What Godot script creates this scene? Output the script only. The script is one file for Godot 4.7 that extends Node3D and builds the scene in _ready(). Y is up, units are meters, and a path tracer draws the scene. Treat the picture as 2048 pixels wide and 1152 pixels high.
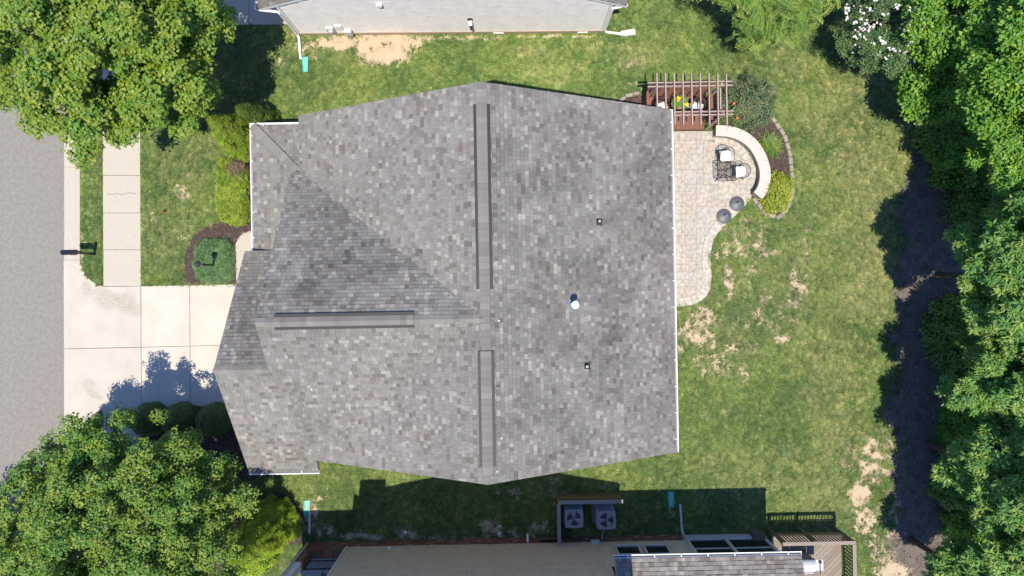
extends Node3D

# A house lot seen straight down from a drone 27.3 m up.
# x runs to the right of the picture (away from the road), z down the picture, y up.
const EYE = 27.3
const FOCAL = 1365.0
const TURN = 0.0175          # the houses stand about one degree askew to the road

var rng := RandomNumberGenerator.new()
var taken := {}
var M := {}
var L := {}

# ------------------------------------------------------------------ mesh collector
class MB:
	var v := PackedVector3Array()
	var n := PackedVector3Array()
	var c := PackedColorArray()
	var t := PackedVector2Array()
	var col := Color(1, 1, 1)
	var use_col := false
	var use_uv := false
	var uv_org := Vector2.ZERO
	var uv_size := Vector2.ONE

	func vert(p: Vector3, nn: Vector3) -> void:
		v.append(p)
		n.append(nn)
		c.append(col)
		t.append(Vector2((p.x - uv_org.x) / uv_size.x, (p.z - uv_org.y) / uv_size.y))

	func tri(a: Vector3, b: Vector3, d: Vector3, out: Vector3) -> void:
		var nn := (d - a).cross(b - a)
		if nn.length_squared() < 1e-14:
			return
		nn = nn.normalized()
		if nn.dot(out) < 0.0:
			vert(a, -nn); vert(d, -nn); vert(b, -nn)
		else:
			vert(a, nn); vert(b, nn); vert(d, nn)

	func quad(a: Vector3, b: Vector3, d: Vector3, e: Vector3, out: Vector3) -> void:
		tri(a, b, d, out)
		tri(a, d, e, out)

	# smooth quad with own normals
	func squad(a: Vector3, na: Vector3, b: Vector3, nb: Vector3, d: Vector3, nd: Vector3, e: Vector3, ne: Vector3) -> void:
		var nn := (d - a).cross(b - a)
		if nn.dot(na + nb + nd + ne) < 0.0:
			vert(a, na); vert(d, nd); vert(b, nb)
			vert(a, na); vert(e, ne); vert(d, nd)
		else:
			vert(a, na); vert(b, nb); vert(d, nd)
			vert(a, na); vert(d, nd); vert(e, ne)

	# box with chamfered edges
	func box(p: Vector3, s: Vector3, ch := 0.0, b := Basis()) -> void:
		var h := s * 0.5
		if ch <= 0.0:
			for ax in 3:
				for sg in [-1.0, 1.0]:
					var o := Vector3.ZERO
					o[ax] = sg
					var i := (ax + 1) % 3
					var j := (ax + 2) % 3
					var q := []
					for k in [[-1, -1], [1, -1], [1, 1], [-1, 1]]:
						var w := Vector3.ZERO
						w[ax] = sg * h[ax]
						w[i] = k[0] * h[i]
						w[j] = k[1] * h[j]
						q.append(p + b * w)
					quad(q[0], q[1], q[2], q[3], b * o)
			return
		ch = minf(ch, minf(h.x, minf(h.y, h.z)) * 0.9)
		for ax in 3:
			var i := (ax + 1) % 3
			var j := (ax + 2) % 3
			for sg in [-1.0, 1.0]:
				var o := Vector3.ZERO
				o[ax] = sg
				var q := []
				for k in [[-1, -1], [1, -1], [1, 1], [-1, 1]]:
					var w := Vector3.ZERO
					w[ax] = sg * h[ax]
					w[i] = k[0] * (h[i] - ch)
					w[j] = k[1] * (h[j] - ch)
					q.append(p + b * w)
				quad(q[0], q[1], q[2], q[3], b * o)
			# edges running along ax
			for s1 in [-1.0, 1.0]:
				for s2 in [-1.0, 1.0]:
					var o2 := Vector3.ZERO
					o2[i] = s1
					o2[j] = s2
					var e := []
					for k in [[-1, 0], [1, 0], [1, 1], [-1, 1]]:
						var w := Vector3.ZERO
						w[ax] = k[0] * (h[ax] - ch)
						w[i] = s1 * (h[i] if k[1] == 0 else h[i] - ch)
						w[j] = s2 * (h[j] - ch if k[1] == 0 else h[j])
						e.append(p + b * w)
					quad(e[0], e[1], e[2], e[3], b * o2)
		for sx in [-1.0, 1.0]:
			for sy in [-1.0, 1.0]:
				for sz in [-1.0, 1.0]:
					var a := p + b * Vector3(sx * h.x, sy * (h.y - ch), sz * (h.z - ch))
					var d := p + b * Vector3(sx * (h.x - ch), sy * h.y, sz * (h.z - ch))
					var e2 := p + b * Vector3(sx * (h.x - ch), sy * (h.y - ch), sz * h.z)
					tri(a, d, e2, b * Vector3(sx, sy, sz))

	# bar of square section from a to d
	func bar(a: Vector3, d: Vector3, w: float, th: float, ch := 0.0) -> void:
		var z := (d - a).normalized()
		var up := Vector3.UP if absf(z.y) < 0.95 else Vector3.RIGHT
		var x := up.cross(z).normalized()
		var y := z.cross(x)
		box((a + d) * 0.5, Vector3(w, th, (d - a).length()), ch, Basis(x, y, z))

	# upright prism over a polygon in (x, z); heights from a plane y = y1 + sx * x + sz * z
	func prism(poly: PackedVector2Array, y0: float, y1: float, sx := 0.0, sz := 0.0, bottom := false) -> void:
		var ix := Geometry2D.triangulate_polygon(poly)
		var k := 0
		while k + 2 < ix.size():
			var q := []
			for m in 3:
				var p := poly[ix[k + m]]
				q.append(Vector3(p.x, y1 + sx * p.x + sz * p.y, p.y))
			tri(q[0], q[1], q[2], Vector3.UP)
			if bottom:
				tri(q[0] - Vector3(0, y1 - y0, 0), q[1] - Vector3(0, y1 - y0, 0), q[2] - Vector3(0, y1 - y0, 0), Vector3.DOWN)
			k += 3
		var ccw := not Geometry2D.is_polygon_clockwise(poly)
		for i in poly.size():
			var a := poly[i]
			var d := poly[(i + 1) % poly.size()]
			var e := d - a
			var out := Vector3(e.y, 0, -e.x)
			if not ccw:
				out = -out
			var ya := y1 + sx * a.x + sz * a.y
			var yd := y1 + sx * d.x + sz * d.y
			var la := ya - (y1 - y0)
			var ld := yd - (y1 - y0)
			quad(Vector3(a.x, ya, a.y), Vector3(d.x, yd, d.y), Vector3(d.x, ld, d.y), Vector3(a.x, la, a.y), out)

	func tube(pts: Array, radii: Array, sides := 8, caps := true) -> void:
		var rings := []
		var norms := []
		var side := Vector3.ZERO
		for i in pts.size():
			var z: Vector3 = (pts[mini(i + 1, pts.size() - 1)] - pts[maxi(i - 1, 0)]).normalized()
			if side == Vector3.ZERO:
				side = (Vector3.UP if absf(z.y) < 0.9 else Vector3.RIGHT).cross(z).normalized()
			side = (side - z * side.dot(z)).normalized()
			var up := z.cross(side)
			var r := []
			var nn := []
			for k in sides:
				var a := TAU * k / sides
				var o := side * cos(a) + up * sin(a)
				nn.append(o)
				r.append(pts[i] + o * radii[i])
			rings.append(r)
			norms.append(nn)
		for i in pts.size() - 1:
			for k in sides:
				var k2 := (k + 1) % sides
				squad(rings[i][k], norms[i][k], rings[i][k2], norms[i][k2], rings[i + 1][k2], norms[i + 1][k2], rings[i + 1][k], norms[i + 1][k])
		if caps:
			for e in [0, pts.size() - 1]:
				var out: Vector3 = (pts[0] - pts[1]) if e == 0 else (pts[e] - pts[e - 1])
				for k in range(1, sides - 1):
					tri(rings[e][0], rings[e][k], rings[e][k + 1], out)

	# profile: array of Vector2(radius, y), turned about the y axis at p
	func lathe(p: Vector3, prof: Array, segs := 24) -> void:
		for i in prof.size() - 1:
			var a: Vector2 = prof[i]
			var d: Vector2 = prof[i + 1]
			var e := d - a
			var nr := Vector2(e.y, -e.x).normalized()
			for k in segs:
				var a0 := TAU * k / segs
				var a1 := TAU * (k + 1) / segs
				var c0 := Vector3(cos(a0), 0, sin(a0))
				var c1 := Vector3(cos(a1), 0, sin(a1))
				var n0 := c0 * nr.x + Vector3.UP * nr.y
				var n1 := c1 * nr.x + Vector3.UP * nr.y
				squad(p + c0 * a.x + Vector3.UP * a.y, n0, p + c1 * a.x + Vector3.UP * a.y, n1, p + c1 * d.x + Vector3.UP * d.y, n1, p + c0 * d.x + Vector3.UP * d.y, n0)

	# closed section (Vector2(side, up)) carried along level points; side is to the right of travel
	func sweep(pts: Array, sec: Array, closed := true) -> void:
		var rings := []
		for i in pts.size():
			var z: Vector3 = pts[mini(i + 1, pts.size() - 1)] - pts[maxi(i - 1, 0)]
			z.y = 0.0
			z = z.normalized()
			var x := z.cross(Vector3.UP)
			var r := []
			for s in sec:
				r.append(pts[i] + x * s.x + Vector3.UP * s.y)
			rings.append(r)
		var mid := Vector2.ZERO
		for s in sec:
			mid += s / float(sec.size())
		var m := sec.size() if closed else sec.size() - 1
		for i in pts.size() - 1:
			var z2: Vector3 = (pts[i + 1] - pts[i])
			z2.y = 0
			var x2 := z2.normalized().cross(Vector3.UP)
			for k in m:
				var k2 := (k + 1) % sec.size()
				var e: Vector2 = sec[k2] - sec[k]
				var o := Vector2(e.y, -e.x)
				if sec_sign(sec) < 0.0:
					o = -o
				quad(rings[i][k], rings[i][k2], rings[i + 1][k2], rings[i + 1][k], x2 * o.x + Vector3.UP * o.y)
		if closed:
			var poly := PackedVector2Array(sec)
			var ix := Geometry2D.triangulate_polygon(poly)
			for e2 in [0, pts.size() - 1]:
				var out: Vector3 = (pts[0] - pts[1]) if e2 == 0 else (pts[e2] - pts[e2 - 1])
				var k3 := 0
				while k3 + 2 < ix.size():
					tri(rings[e2][ix[k3]], rings[e2][ix[k3 + 1]], rings[e2][ix[k3 + 2]], out)
					k3 += 3

	func sec_sign(sec: Array) -> float:
		var s := 0.0
		for k in sec.size():
			s += sec[k].cross(sec[(k + 1) % sec.size()])
		return s

	func mesh(m: Material) -> ArrayMesh:
		var a := []
		a.resize(Mesh.ARRAY_MAX)
		a[Mesh.ARRAY_VERTEX] = v
		a[Mesh.ARRAY_NORMAL] = n
		if use_col:
			a[Mesh.ARRAY_COLOR] = c
		if use_uv:
			a[Mesh.ARRAY_TEX_UV] = t
		var am := ArrayMesh.new()
		am.add_surface_from_arrays(Mesh.PRIMITIVE_TRIANGLES, a)
		am.surface_set_material(0, m)
		return am

# ------------------------------------------------------------------ naming and placing
func numbered(called: String) -> String:
	if not taken.has(called):
		taken[called] = 0
		return called
	taken[called] += 1
	return "%s_%03d" % [called, taken[called]]

func tag(o: Node, label: String, category: String, group := "") -> Node:
	o.set_meta("label", label)
	o.set_meta("category", category)
	if group != "":
		o.set_meta("group", group)
	return o

func thing(called: String, label: String, category: String, pos := Vector3.ZERO, turn := 0.0, group := "") -> Node3D:
	var o := Node3D.new()
	o.name = numbered(called)
	add_child(o)
	o.position = pos
	o.rotation.y = turn
	tag(o, label, category, group)
	return o

func setting(called: String) -> Node3D:
	var o := Node3D.new()
	o.name = numbered(called)
	add_child(o)
	o.set_meta("kind", "structure")
	return o

func part(called: String, mb: MB, m: Material, parent: Node) -> MeshInstance3D:
	var o := MeshInstance3D.new()
	o.mesh = mb.mesh(m)
	o.name = called if parent != self else numbered(called)
	parent.add_child(o, true)
	return o

func stuff(o: Node) -> Node:
	o.set_meta("kind", "stuff")
	return o

func scatter(called: String, mesh: Mesh, xf: Array, cols: PackedColorArray, parent: Node) -> MultiMeshInstance3D:
	var mm := MultiMesh.new()
	mm.transform_format = MultiMesh.TRANSFORM_3D
	mm.use_colors = true
	mm.mesh = mesh
	mm.instance_count = xf.size()
	var b := PackedFloat32Array()
	b.resize(xf.size() * 16)
	var i := 0
	for k in xf.size():
		var x: Transform3D = xf[k]
		var q := cols[k]
		b[i] = x.basis.x.x; b[i + 1] = x.basis.y.x; b[i + 2] = x.basis.z.x; b[i + 3] = x.origin.x
		b[i + 4] = x.basis.x.y; b[i + 5] = x.basis.y.y; b[i + 6] = x.basis.z.y; b[i + 7] = x.origin.y
		b[i + 8] = x.basis.x.z; b[i + 9] = x.basis.y.z; b[i + 10] = x.basis.z.z; b[i + 11] = x.origin.z
		b[i + 12] = q.r; b[i + 13] = q.g; b[i + 14] = q.b; b[i + 15] = 1.0
		i += 16
	mm.buffer = b
	var o := MultiMeshInstance3D.new()
	o.multimesh = mm
	o.set_meta("kind", "stuff")
	o.name = called if parent != self else numbered(called)
	parent.add_child(o, true)
	return o

# survey of the lot: metres on the ground at 50 px to the metre of the plan
func g2(px: float, py: float) -> Vector2:
	return Vector2((px - 1024.0) / 50.0, (py - 576.0) / 50.0)

func g3(px: float, py: float, h := 0.0) -> Vector3:
	return Vector3((px - 1024.0) / 50.0, h, (py - 576.0) / 50.0)

# the plan point of something surveyed at height h
func up3(px: float, py: float, h: float) -> Vector3:
	var k := (EYE - h) / FOCAL
	return Vector3((px - 1024.0) * k, h, (py - 576.0) * k)

func poly(pts: Array) -> PackedVector2Array:
	var r := PackedVector2Array()
	for p in pts:
		r.append(g2(p[0], p[1]))
	return r

# rounds a coarse open line of points with a Catmull-Rom curve
func smooth(pts: Array, step := 4) -> Array:
	var r := []
	for i in pts.size() - 1:
		var a = pts[maxi(i - 1, 0)]
		var b = pts[i]
		var c = pts[i + 1]
		var d = pts[mini(i + 2, pts.size() - 1)]
		for k in step:
			var t := float(k) / step
			r.append(b.cubic_interpolate(c, a, d, t))
	r.append(pts[pts.size() - 1])
	return r

# ------------------------------------------------------------------ materials
func lin(r: float, g: float, b: float) -> Color:
	return Color(r, g, b).linear_to_srgb()

func noise_image(seed_: int, freq: float, size: int, octaves := 4, kind := FastNoiseLite.TYPE_SIMPLEX_SMOOTH) -> Image:
	var f := FastNoiseLite.new()
	f.seed = seed_
	f.noise_type = kind
	f.frequency = freq
	f.fractal_octaves = octaves
	var im := f.get_seamless_image(size, size)
	im.convert(Image.FORMAT_L8)
	return im

# a colour texture that runs between two tones over mixed fine and coarse noise
func tones(seed_: int, f1: float, f2: float, lo: Color, hi: Color, size := 512, fine := 0.5) -> ImageTexture:
	var a := noise_image(seed_, f1, size, 3).get_data()
	var b := noise_image(seed_ + 7, f2, size, 4).get_data()
	var out := PackedByteArray()
	out.resize(size * size * 3)
	var lr := lo.r * 255.0; var lg := lo.g * 255.0; var lb := lo.b * 255.0
	var hr := hi.r * 255.0 - lr; var hg := hi.g * 255.0 - lg; var hb := hi.b * 255.0 - lb
	var q := 0
	for i in size * size:
		var w := clampf(((a[i] * fine + b[i] * (1.0 - fine)) / 255.0 - 0.2) * 1.67, 0.0, 1.0)
		out[q] = int(lr + hr * w); out[q + 1] = int(lg + hg * w); out[q + 2] = int(lb + hb * w)
		q += 3
	var im := Image.create_from_data(size, size, false, Image.FORMAT_RGB8, out)
	im.generate_mipmaps()
	return ImageTexture.create_from_image(im)

func relief(seed_: int, freq: float, strength: float, size := 512) -> ImageTexture:
	var im := noise_image(seed_, freq, size, 4)
	im.convert(Image.FORMAT_RGB8)
	im.bump_map_to_normal_map(strength)
	return ImageTexture.create_from_image(im)

func mat(c: Color, rough := 0.8, tex: Texture2D = null, per_m := 1.0, nrm: Texture2D = null, metal := 0.0) -> StandardMaterial3D:
	var m := StandardMaterial3D.new()
	m.albedo_color = c
	m.roughness = rough
	m.metallic = metal
	if tex:
		m.albedo_texture = tex
	if nrm:
		m.normal_enabled = true
		m.normal_texture = nrm
		m.normal_scale = 0.6
	if tex or nrm:
		m.uv1_triplanar = true
		m.uv1_world_triplanar = true
		m.uv1_scale = Vector3.ONE * per_m
	return m

func leafy(back: Color, rough := 0.55) -> StandardMaterial3D:
	var m := StandardMaterial3D.new()
	m.albedo_color = Color(1, 1, 1)
	m.vertex_color_use_as_albedo = true
	m.roughness = rough
	m.cull_mode = BaseMaterial3D.CULL_DISABLED
	m.backlight_enabled = true
	m.backlight = back
	return m

# ------------------------------------------------------------------ start
func _ready() -> void:
	rng.seed = 4711
	# camera: straight down, top of the picture towards -z
	var cam := Camera3D.new()
	cam.name = "camera"
	add_child(cam)
	cam.position = Vector3(0, EYE, 0)
	cam.rotation_degrees = Vector3(-90, 0, 0)
	cam.fov = 45.76
	cam.near = 0.1
	cam.far = 600.0
	cam.current = true
	# sky
	var sm := ProceduralSkyMaterial.new()
	sm.sky_top_color = Color(0.36, 0.52, 0.80)
	sm.sky_horizon_color = Color(0.78, 0.85, 0.93)
	sm.sky_curve = 0.16
	sm.ground_bottom_color = Color(0.25, 0.27, 0.2)
	sm.ground_horizon_color = Color(0.5, 0.55, 0.55)
	sm.energy_multiplier = 1.0
	sm.sun_angle_max = 1.0
	var sky := Sky.new()
	sky.sky_material = sm
	var env := Environment.new()
	env.background_mode = Environment.BG_SKY
	env.sky = sky
	env.background_energy_multiplier = 0.95
	env.tonemap_mode = Environment.TONE_MAPPER_LINEAR
	env.tonemap_exposure = 1.5
	env.sdfgi_enabled = true
	env.ssao_enabled = true
	env.ssil_enabled = true
	var we := WorldEnvironment.new()
	we.name = "world_environment"
	we.environment = env
	add_child(we)
	# sun: 73 degrees up, a little to the left of straight below the picture
	var sun := DirectionalLight3D.new()
	sun.name = "sun"
	add_child(sun)
	sun.look_at_from_position(Vector3(-0.034, 1.0, 0.312) * 60.0, Vector3.ZERO, Vector3(0, 0, -1))
	sun.light_energy = 1.35
	sun.light_color = Color(1.0, 0.965, 0.90)
	sun.light_angular_distance = 0.5
	sun.shadow_enabled = true

	make_materials()
	make_leaves()
	make_ground()
	make_road()
	make_patio()
	make_beds()
	make_main_house()
	make_north_house()
	make_south_house()
	make_big_trees()
	make_shrubs()
	make_objects()
	make_grass()

func make_materials() -> void:
	var grain := tones(11, 0.35, 0.05, Color(0.74, 0.74, 0.74), Color(1, 1, 1), 512, 0.65)
	var gran_n := relief(31, 0.4, 2.0)
	M.shingle = mat(Color(1, 1, 1), 0.92, grain, 1.2, gran_n)
	M.shingle.vertex_color_use_as_albedo = true
	var conc := tones(21, 0.3, 0.03, Color(0.90, 0.895, 0.885), Color(1, 1, 1), 512, 0.6)
	var conc_n := relief(22, 0.3, 1.5)
	M.concrete = mat(lin(0.49, 0.445, 0.375), 0.9, conc, 0.45, conc_n)
	M.joint = mat(lin(0.12, 0.10, 0.08), 1.0)
	M.asphalt = mat(lin(0.300, 0.278, 0.248), 0.95, tones(23, 0.055, 0.013, Color(0.78, 0.775, 0.77), Color(1, 1, 1), 1024, 0.72), 0.35, relief(24, 0.45, 3.0))
	M.paver = mat(Color(1, 1, 1), 0.9, tones(25, 0.2, 0.02, Color(0.76, 0.745, 0.72), Color(1.0, 1.0, 1.0), 512, 0.45), 0.5, conc_n)
	M.paver.vertex_color_use_as_albedo = true
	M.stone = mat(Color(1, 1, 1), 0.95, tones(26, 0.3, 0.04, Color(0.74, 0.73, 0.7), Color(1, 1, 1)), 1.0, gran_n)
	M.stone.vertex_color_use_as_albedo = true
	M.cap = mat(lin(0.60, 0.555, 0.49), 0.9, tones(27, 0.3, 0.03, Color(0.86, 0.85, 0.84), Color(1, 1, 1)), 0.8, conc_n)
	M.mulch = mat(lin(0.125, 0.088, 0.075), 1.0, tones(28, 0.3, 0.05, Color(0.45, 0.42, 0.42), Color(1, 1, 1)), 1.2, relief(29, 0.25, 6.0))
	M.chip = mat(Color(1, 1, 1), 1.0)
	M.chip.vertex_color_use_as_albedo = true
	M.white = mat(lin(0.78, 0.78, 0.77), 0.45)
	M.white_dirty = mat(lin(0.66, 0.65, 0.62), 0.5, tones(30, 0.1, 0.02, Color(0.86, 0.85, 0.83), Color(1, 1, 1)), 0.6)
	M.gutter_in = mat(lin(0.24, 0.25, 0.27), 0.8, tones(32, 0.2, 0.05, Color(0.6, 0.58, 0.55), Color(1, 1, 1)), 1.5)
	M.black = mat(lin(0.012, 0.012, 0.013), 0.6)
	M.black_gloss = mat(lin(0.012, 0.014, 0.02), 0.22)
	M.dark_metal = mat(lin(0.05, 0.052, 0.058), 0.45, null, 1.0, null, 0.3)
	M.rubber = mat(lin(0.03, 0.03, 0.032), 0.75)
	M.steel = mat(lin(0.62, 0.64, 0.66), 0.3, null, 1.0, null, 0.85)
	M.grey_paint = mat(lin(0.46, 0.475, 0.49), 0.5)
	M.lid_grey = mat(lin(0.27, 0.275, 0.28), 0.55)
	M.grey_dark = mat(lin(0.16, 0.17, 0.18), 0.55)
	M.base_grey = mat(lin(0.125, 0.13, 0.14), 0.5, tones(33, 0.2, 0.03, Color(0.78, 0.78, 0.78), Color(1, 1, 1)), 1.5)
	M.green_plastic = mat(lin(0.13, 0.50, 0.40), 0.5)
	M.white_siding = mat(lin(0.86, 0.82, 0.80), 0.6, tones(34, 0.02, 0.01, Color(0.93, 0.93, 0.93), Color(1, 1, 1)), 0.3)
	M.tan_siding = mat(lin(0.63, 0.51, 0.37), 0.65, tones(35, 0.03, 0.01, Color(0.9, 0.9, 0.9), Color(1, 1, 1)), 0.3)
	M.wall_tan = mat(lin(0.42, 0.37, 0.30), 0.7)
	M.brick = mat(Color(1, 1, 1), 0.92, tones(36, 0.3, 0.05, Color(0.72, 0.7, 0.68), Color(1, 1, 1)), 1.6)
	M.brick.vertex_color_use_as_albedo = true
	M.mortar = mat(lin(0.34, 0.30, 0.26), 0.95)
	M.brick_plain = mat(lin(0.26, 0.14, 0.09), 0.92)
	M.foundation = mat(lin(0.46, 0.36, 0.27), 0.95, tones(37, 0.3, 0.03, Color(0.8, 0.78, 0.75), Color(1, 1, 1)), 0.8)
	M.pink_wood = wood(lin(0.58, 0.435, 0.38), 38)
	M.red_wood = wood(lin(0.29, 0.135, 0.088), 39)
	M.red_dark = wood(lin(0.165, 0.072, 0.05), 40)
	M.grey_wood = wood(lin(0.36, 0.31, 0.255), 41)
	M.grey_wood_b = wood(lin(0.30, 0.25, 0.20), 42)
	M.old_wood = wood(lin(0.22, 0.17, 0.10), 43)
	M.fence_cap = wood(lin(0.40, 0.37, 0.36), 44)
	M.bark = mat(lin(0.14, 0.11, 0.085), 1.0, tones(45, 0.25, 0.05, Color(0.5, 0.48, 0.46), Color(1, 1, 1)), 1.5, relief(46, 0.2, 6.0))
	M.glass = mat(lin(0.012, 0.018, 0.018), 0.06)
	M.glass.metallic_specular = 0.5
	M.rust = mat(lin(0.30, 0.07, 0.03), 0.7)
	M.copper = mat(lin(0.16, 0.06, 0.03), 0.5)
	M.vent_cap = mat(Color(1, 1, 1), 0.92, grain, 1.2, gran_n)
	M.vent_cap.vertex_color_use_as_albedo = true
	M.terracotta = mat(lin(0.09, 0.05, 0.045), 0.7)
	M.wicker = mat(lin(0.12, 0.055, 0.05), 0.8, tones(47, 0.4, 0.1, Color(0.6, 0.6, 0.6), Color(1, 1, 1)), 3.0)
	M.cushion = cushion_material()
	M.cushion_plain = mat(lin(0.72, 0.69, 0.66), 0.9)
	M.yellow = mat(lin(0.80, 0.55, 0.01), 0.6)
	M.pink = mat(lin(0.75, 0.10, 0.28), 0.6)
	M.orange = mat(lin(0.80, 0.17, 0.07), 0.6)
	M.white_petal = mat(lin(0.82, 0.80, 0.78), 0.7)
	M.char = mat(lin(0.04, 0.04, 0.045), 0.6)

func wood(c: Color, seed_: int) -> StandardMaterial3D:
	var m := mat(c, 0.8, tones(seed_, 0.2, 0.03, Color(0.68, 0.66, 0.64), Color(1, 1, 1), 256, 0.5), 1.0)
	m.uv1_scale = Vector3(2.4, 2.4, 2.4)
	return m

# white cloth printed with small coral, teal and blue sprigs
func cushion_material() -> StandardMaterial3D:
	var im := Image.create(128, 128, true, Image.FORMAT_RGB8)
	im.fill(lin(0.80, 0.78, 0.74))
	var r := RandomNumberGenerator.new()
	r.seed = 5
	var inks := [lin(0.10, 0.35, 0.42), lin(0.12, 0.2, 0.5), lin(0.75, 0.2, 0.12), lin(0.85, 0.55, 0.15), lin(0.15, 0.4, 0.3)]
	for k in 46:
		var q: Color = inks[r.randi() % inks.size()]
		var x := r.randi_range(4, 116)
		var y := r.randi_range(4, 116)
		for j in 9:
			im.fill_rect(Rect2i(clampi(x + r.randi_range(-6, 6), 0, 124), clampi(y + r.randi_range(-6, 6), 0, 124), r.randi_range(1, 4), r.randi_range(1, 3)), q)
	im.generate_mipmaps()
	var m := mat(Color(1, 1, 1), 0.9, ImageTexture.create_from_image(im), 2.1)
	m.uv1_world_triplanar = false
	return m

# ------------------------------------------------------------------ ground
const MAP_W = 1536
const MAP_H = 1024
const MAP_O = Vector2(-24, -16)
const MAP_S = Vector2(48, 32)
var ground_bytes := PackedByteArray()
var grass_bytes := PackedByteArray()      # how much grass grows on each spot
var cover := PackedByteArray()            # 480 x 320 cells that are paved, built on or planted
var solid_polys := []

# soft field of matter from spots [px, py, rx, ry, amount]
func field(spots: Array) -> PackedByteArray:
	var w := 384
	var h := 256
	var f := PackedFloat32Array()
	f.resize(w * h)
	for s in spots:
		var c := (g2(s[0], s[1]) - MAP_O) / MAP_S * Vector2(w, h)
		var rx: float = s[2] / 50.0 / MAP_S.x * w
		var ry: float = s[3] / 50.0 / MAP_S.y * h
		for j in range(maxi(0, int(c.y - ry * 2)), mini(h, int(c.y + ry * 2) + 1)):
			for i in range(maxi(0, int(c.x - rx * 2)), mini(w, int(c.x + rx * 2) + 1)):
				var d := Vector2((i - c.x) / rx, (j - c.y) / ry).length()
				var a: float = s[4] * (1.0 - smoothstep(0.55, 1.6, d))
				var k := j * w + i
				f[k] = maxf(f[k], a)
	var b := PackedByteArray()
	b.resize(w * h)
	for k in w * h:
		b[k] = int(clampf(f[k], 0, 1) * 255.0)
	var im := Image.create_from_data(w, h, false, Image.FORMAT_L8, b)
	im.resize(MAP_W, MAP_H, Image.INTERPOLATE_CUBIC)
	return im.get_data()

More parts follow.
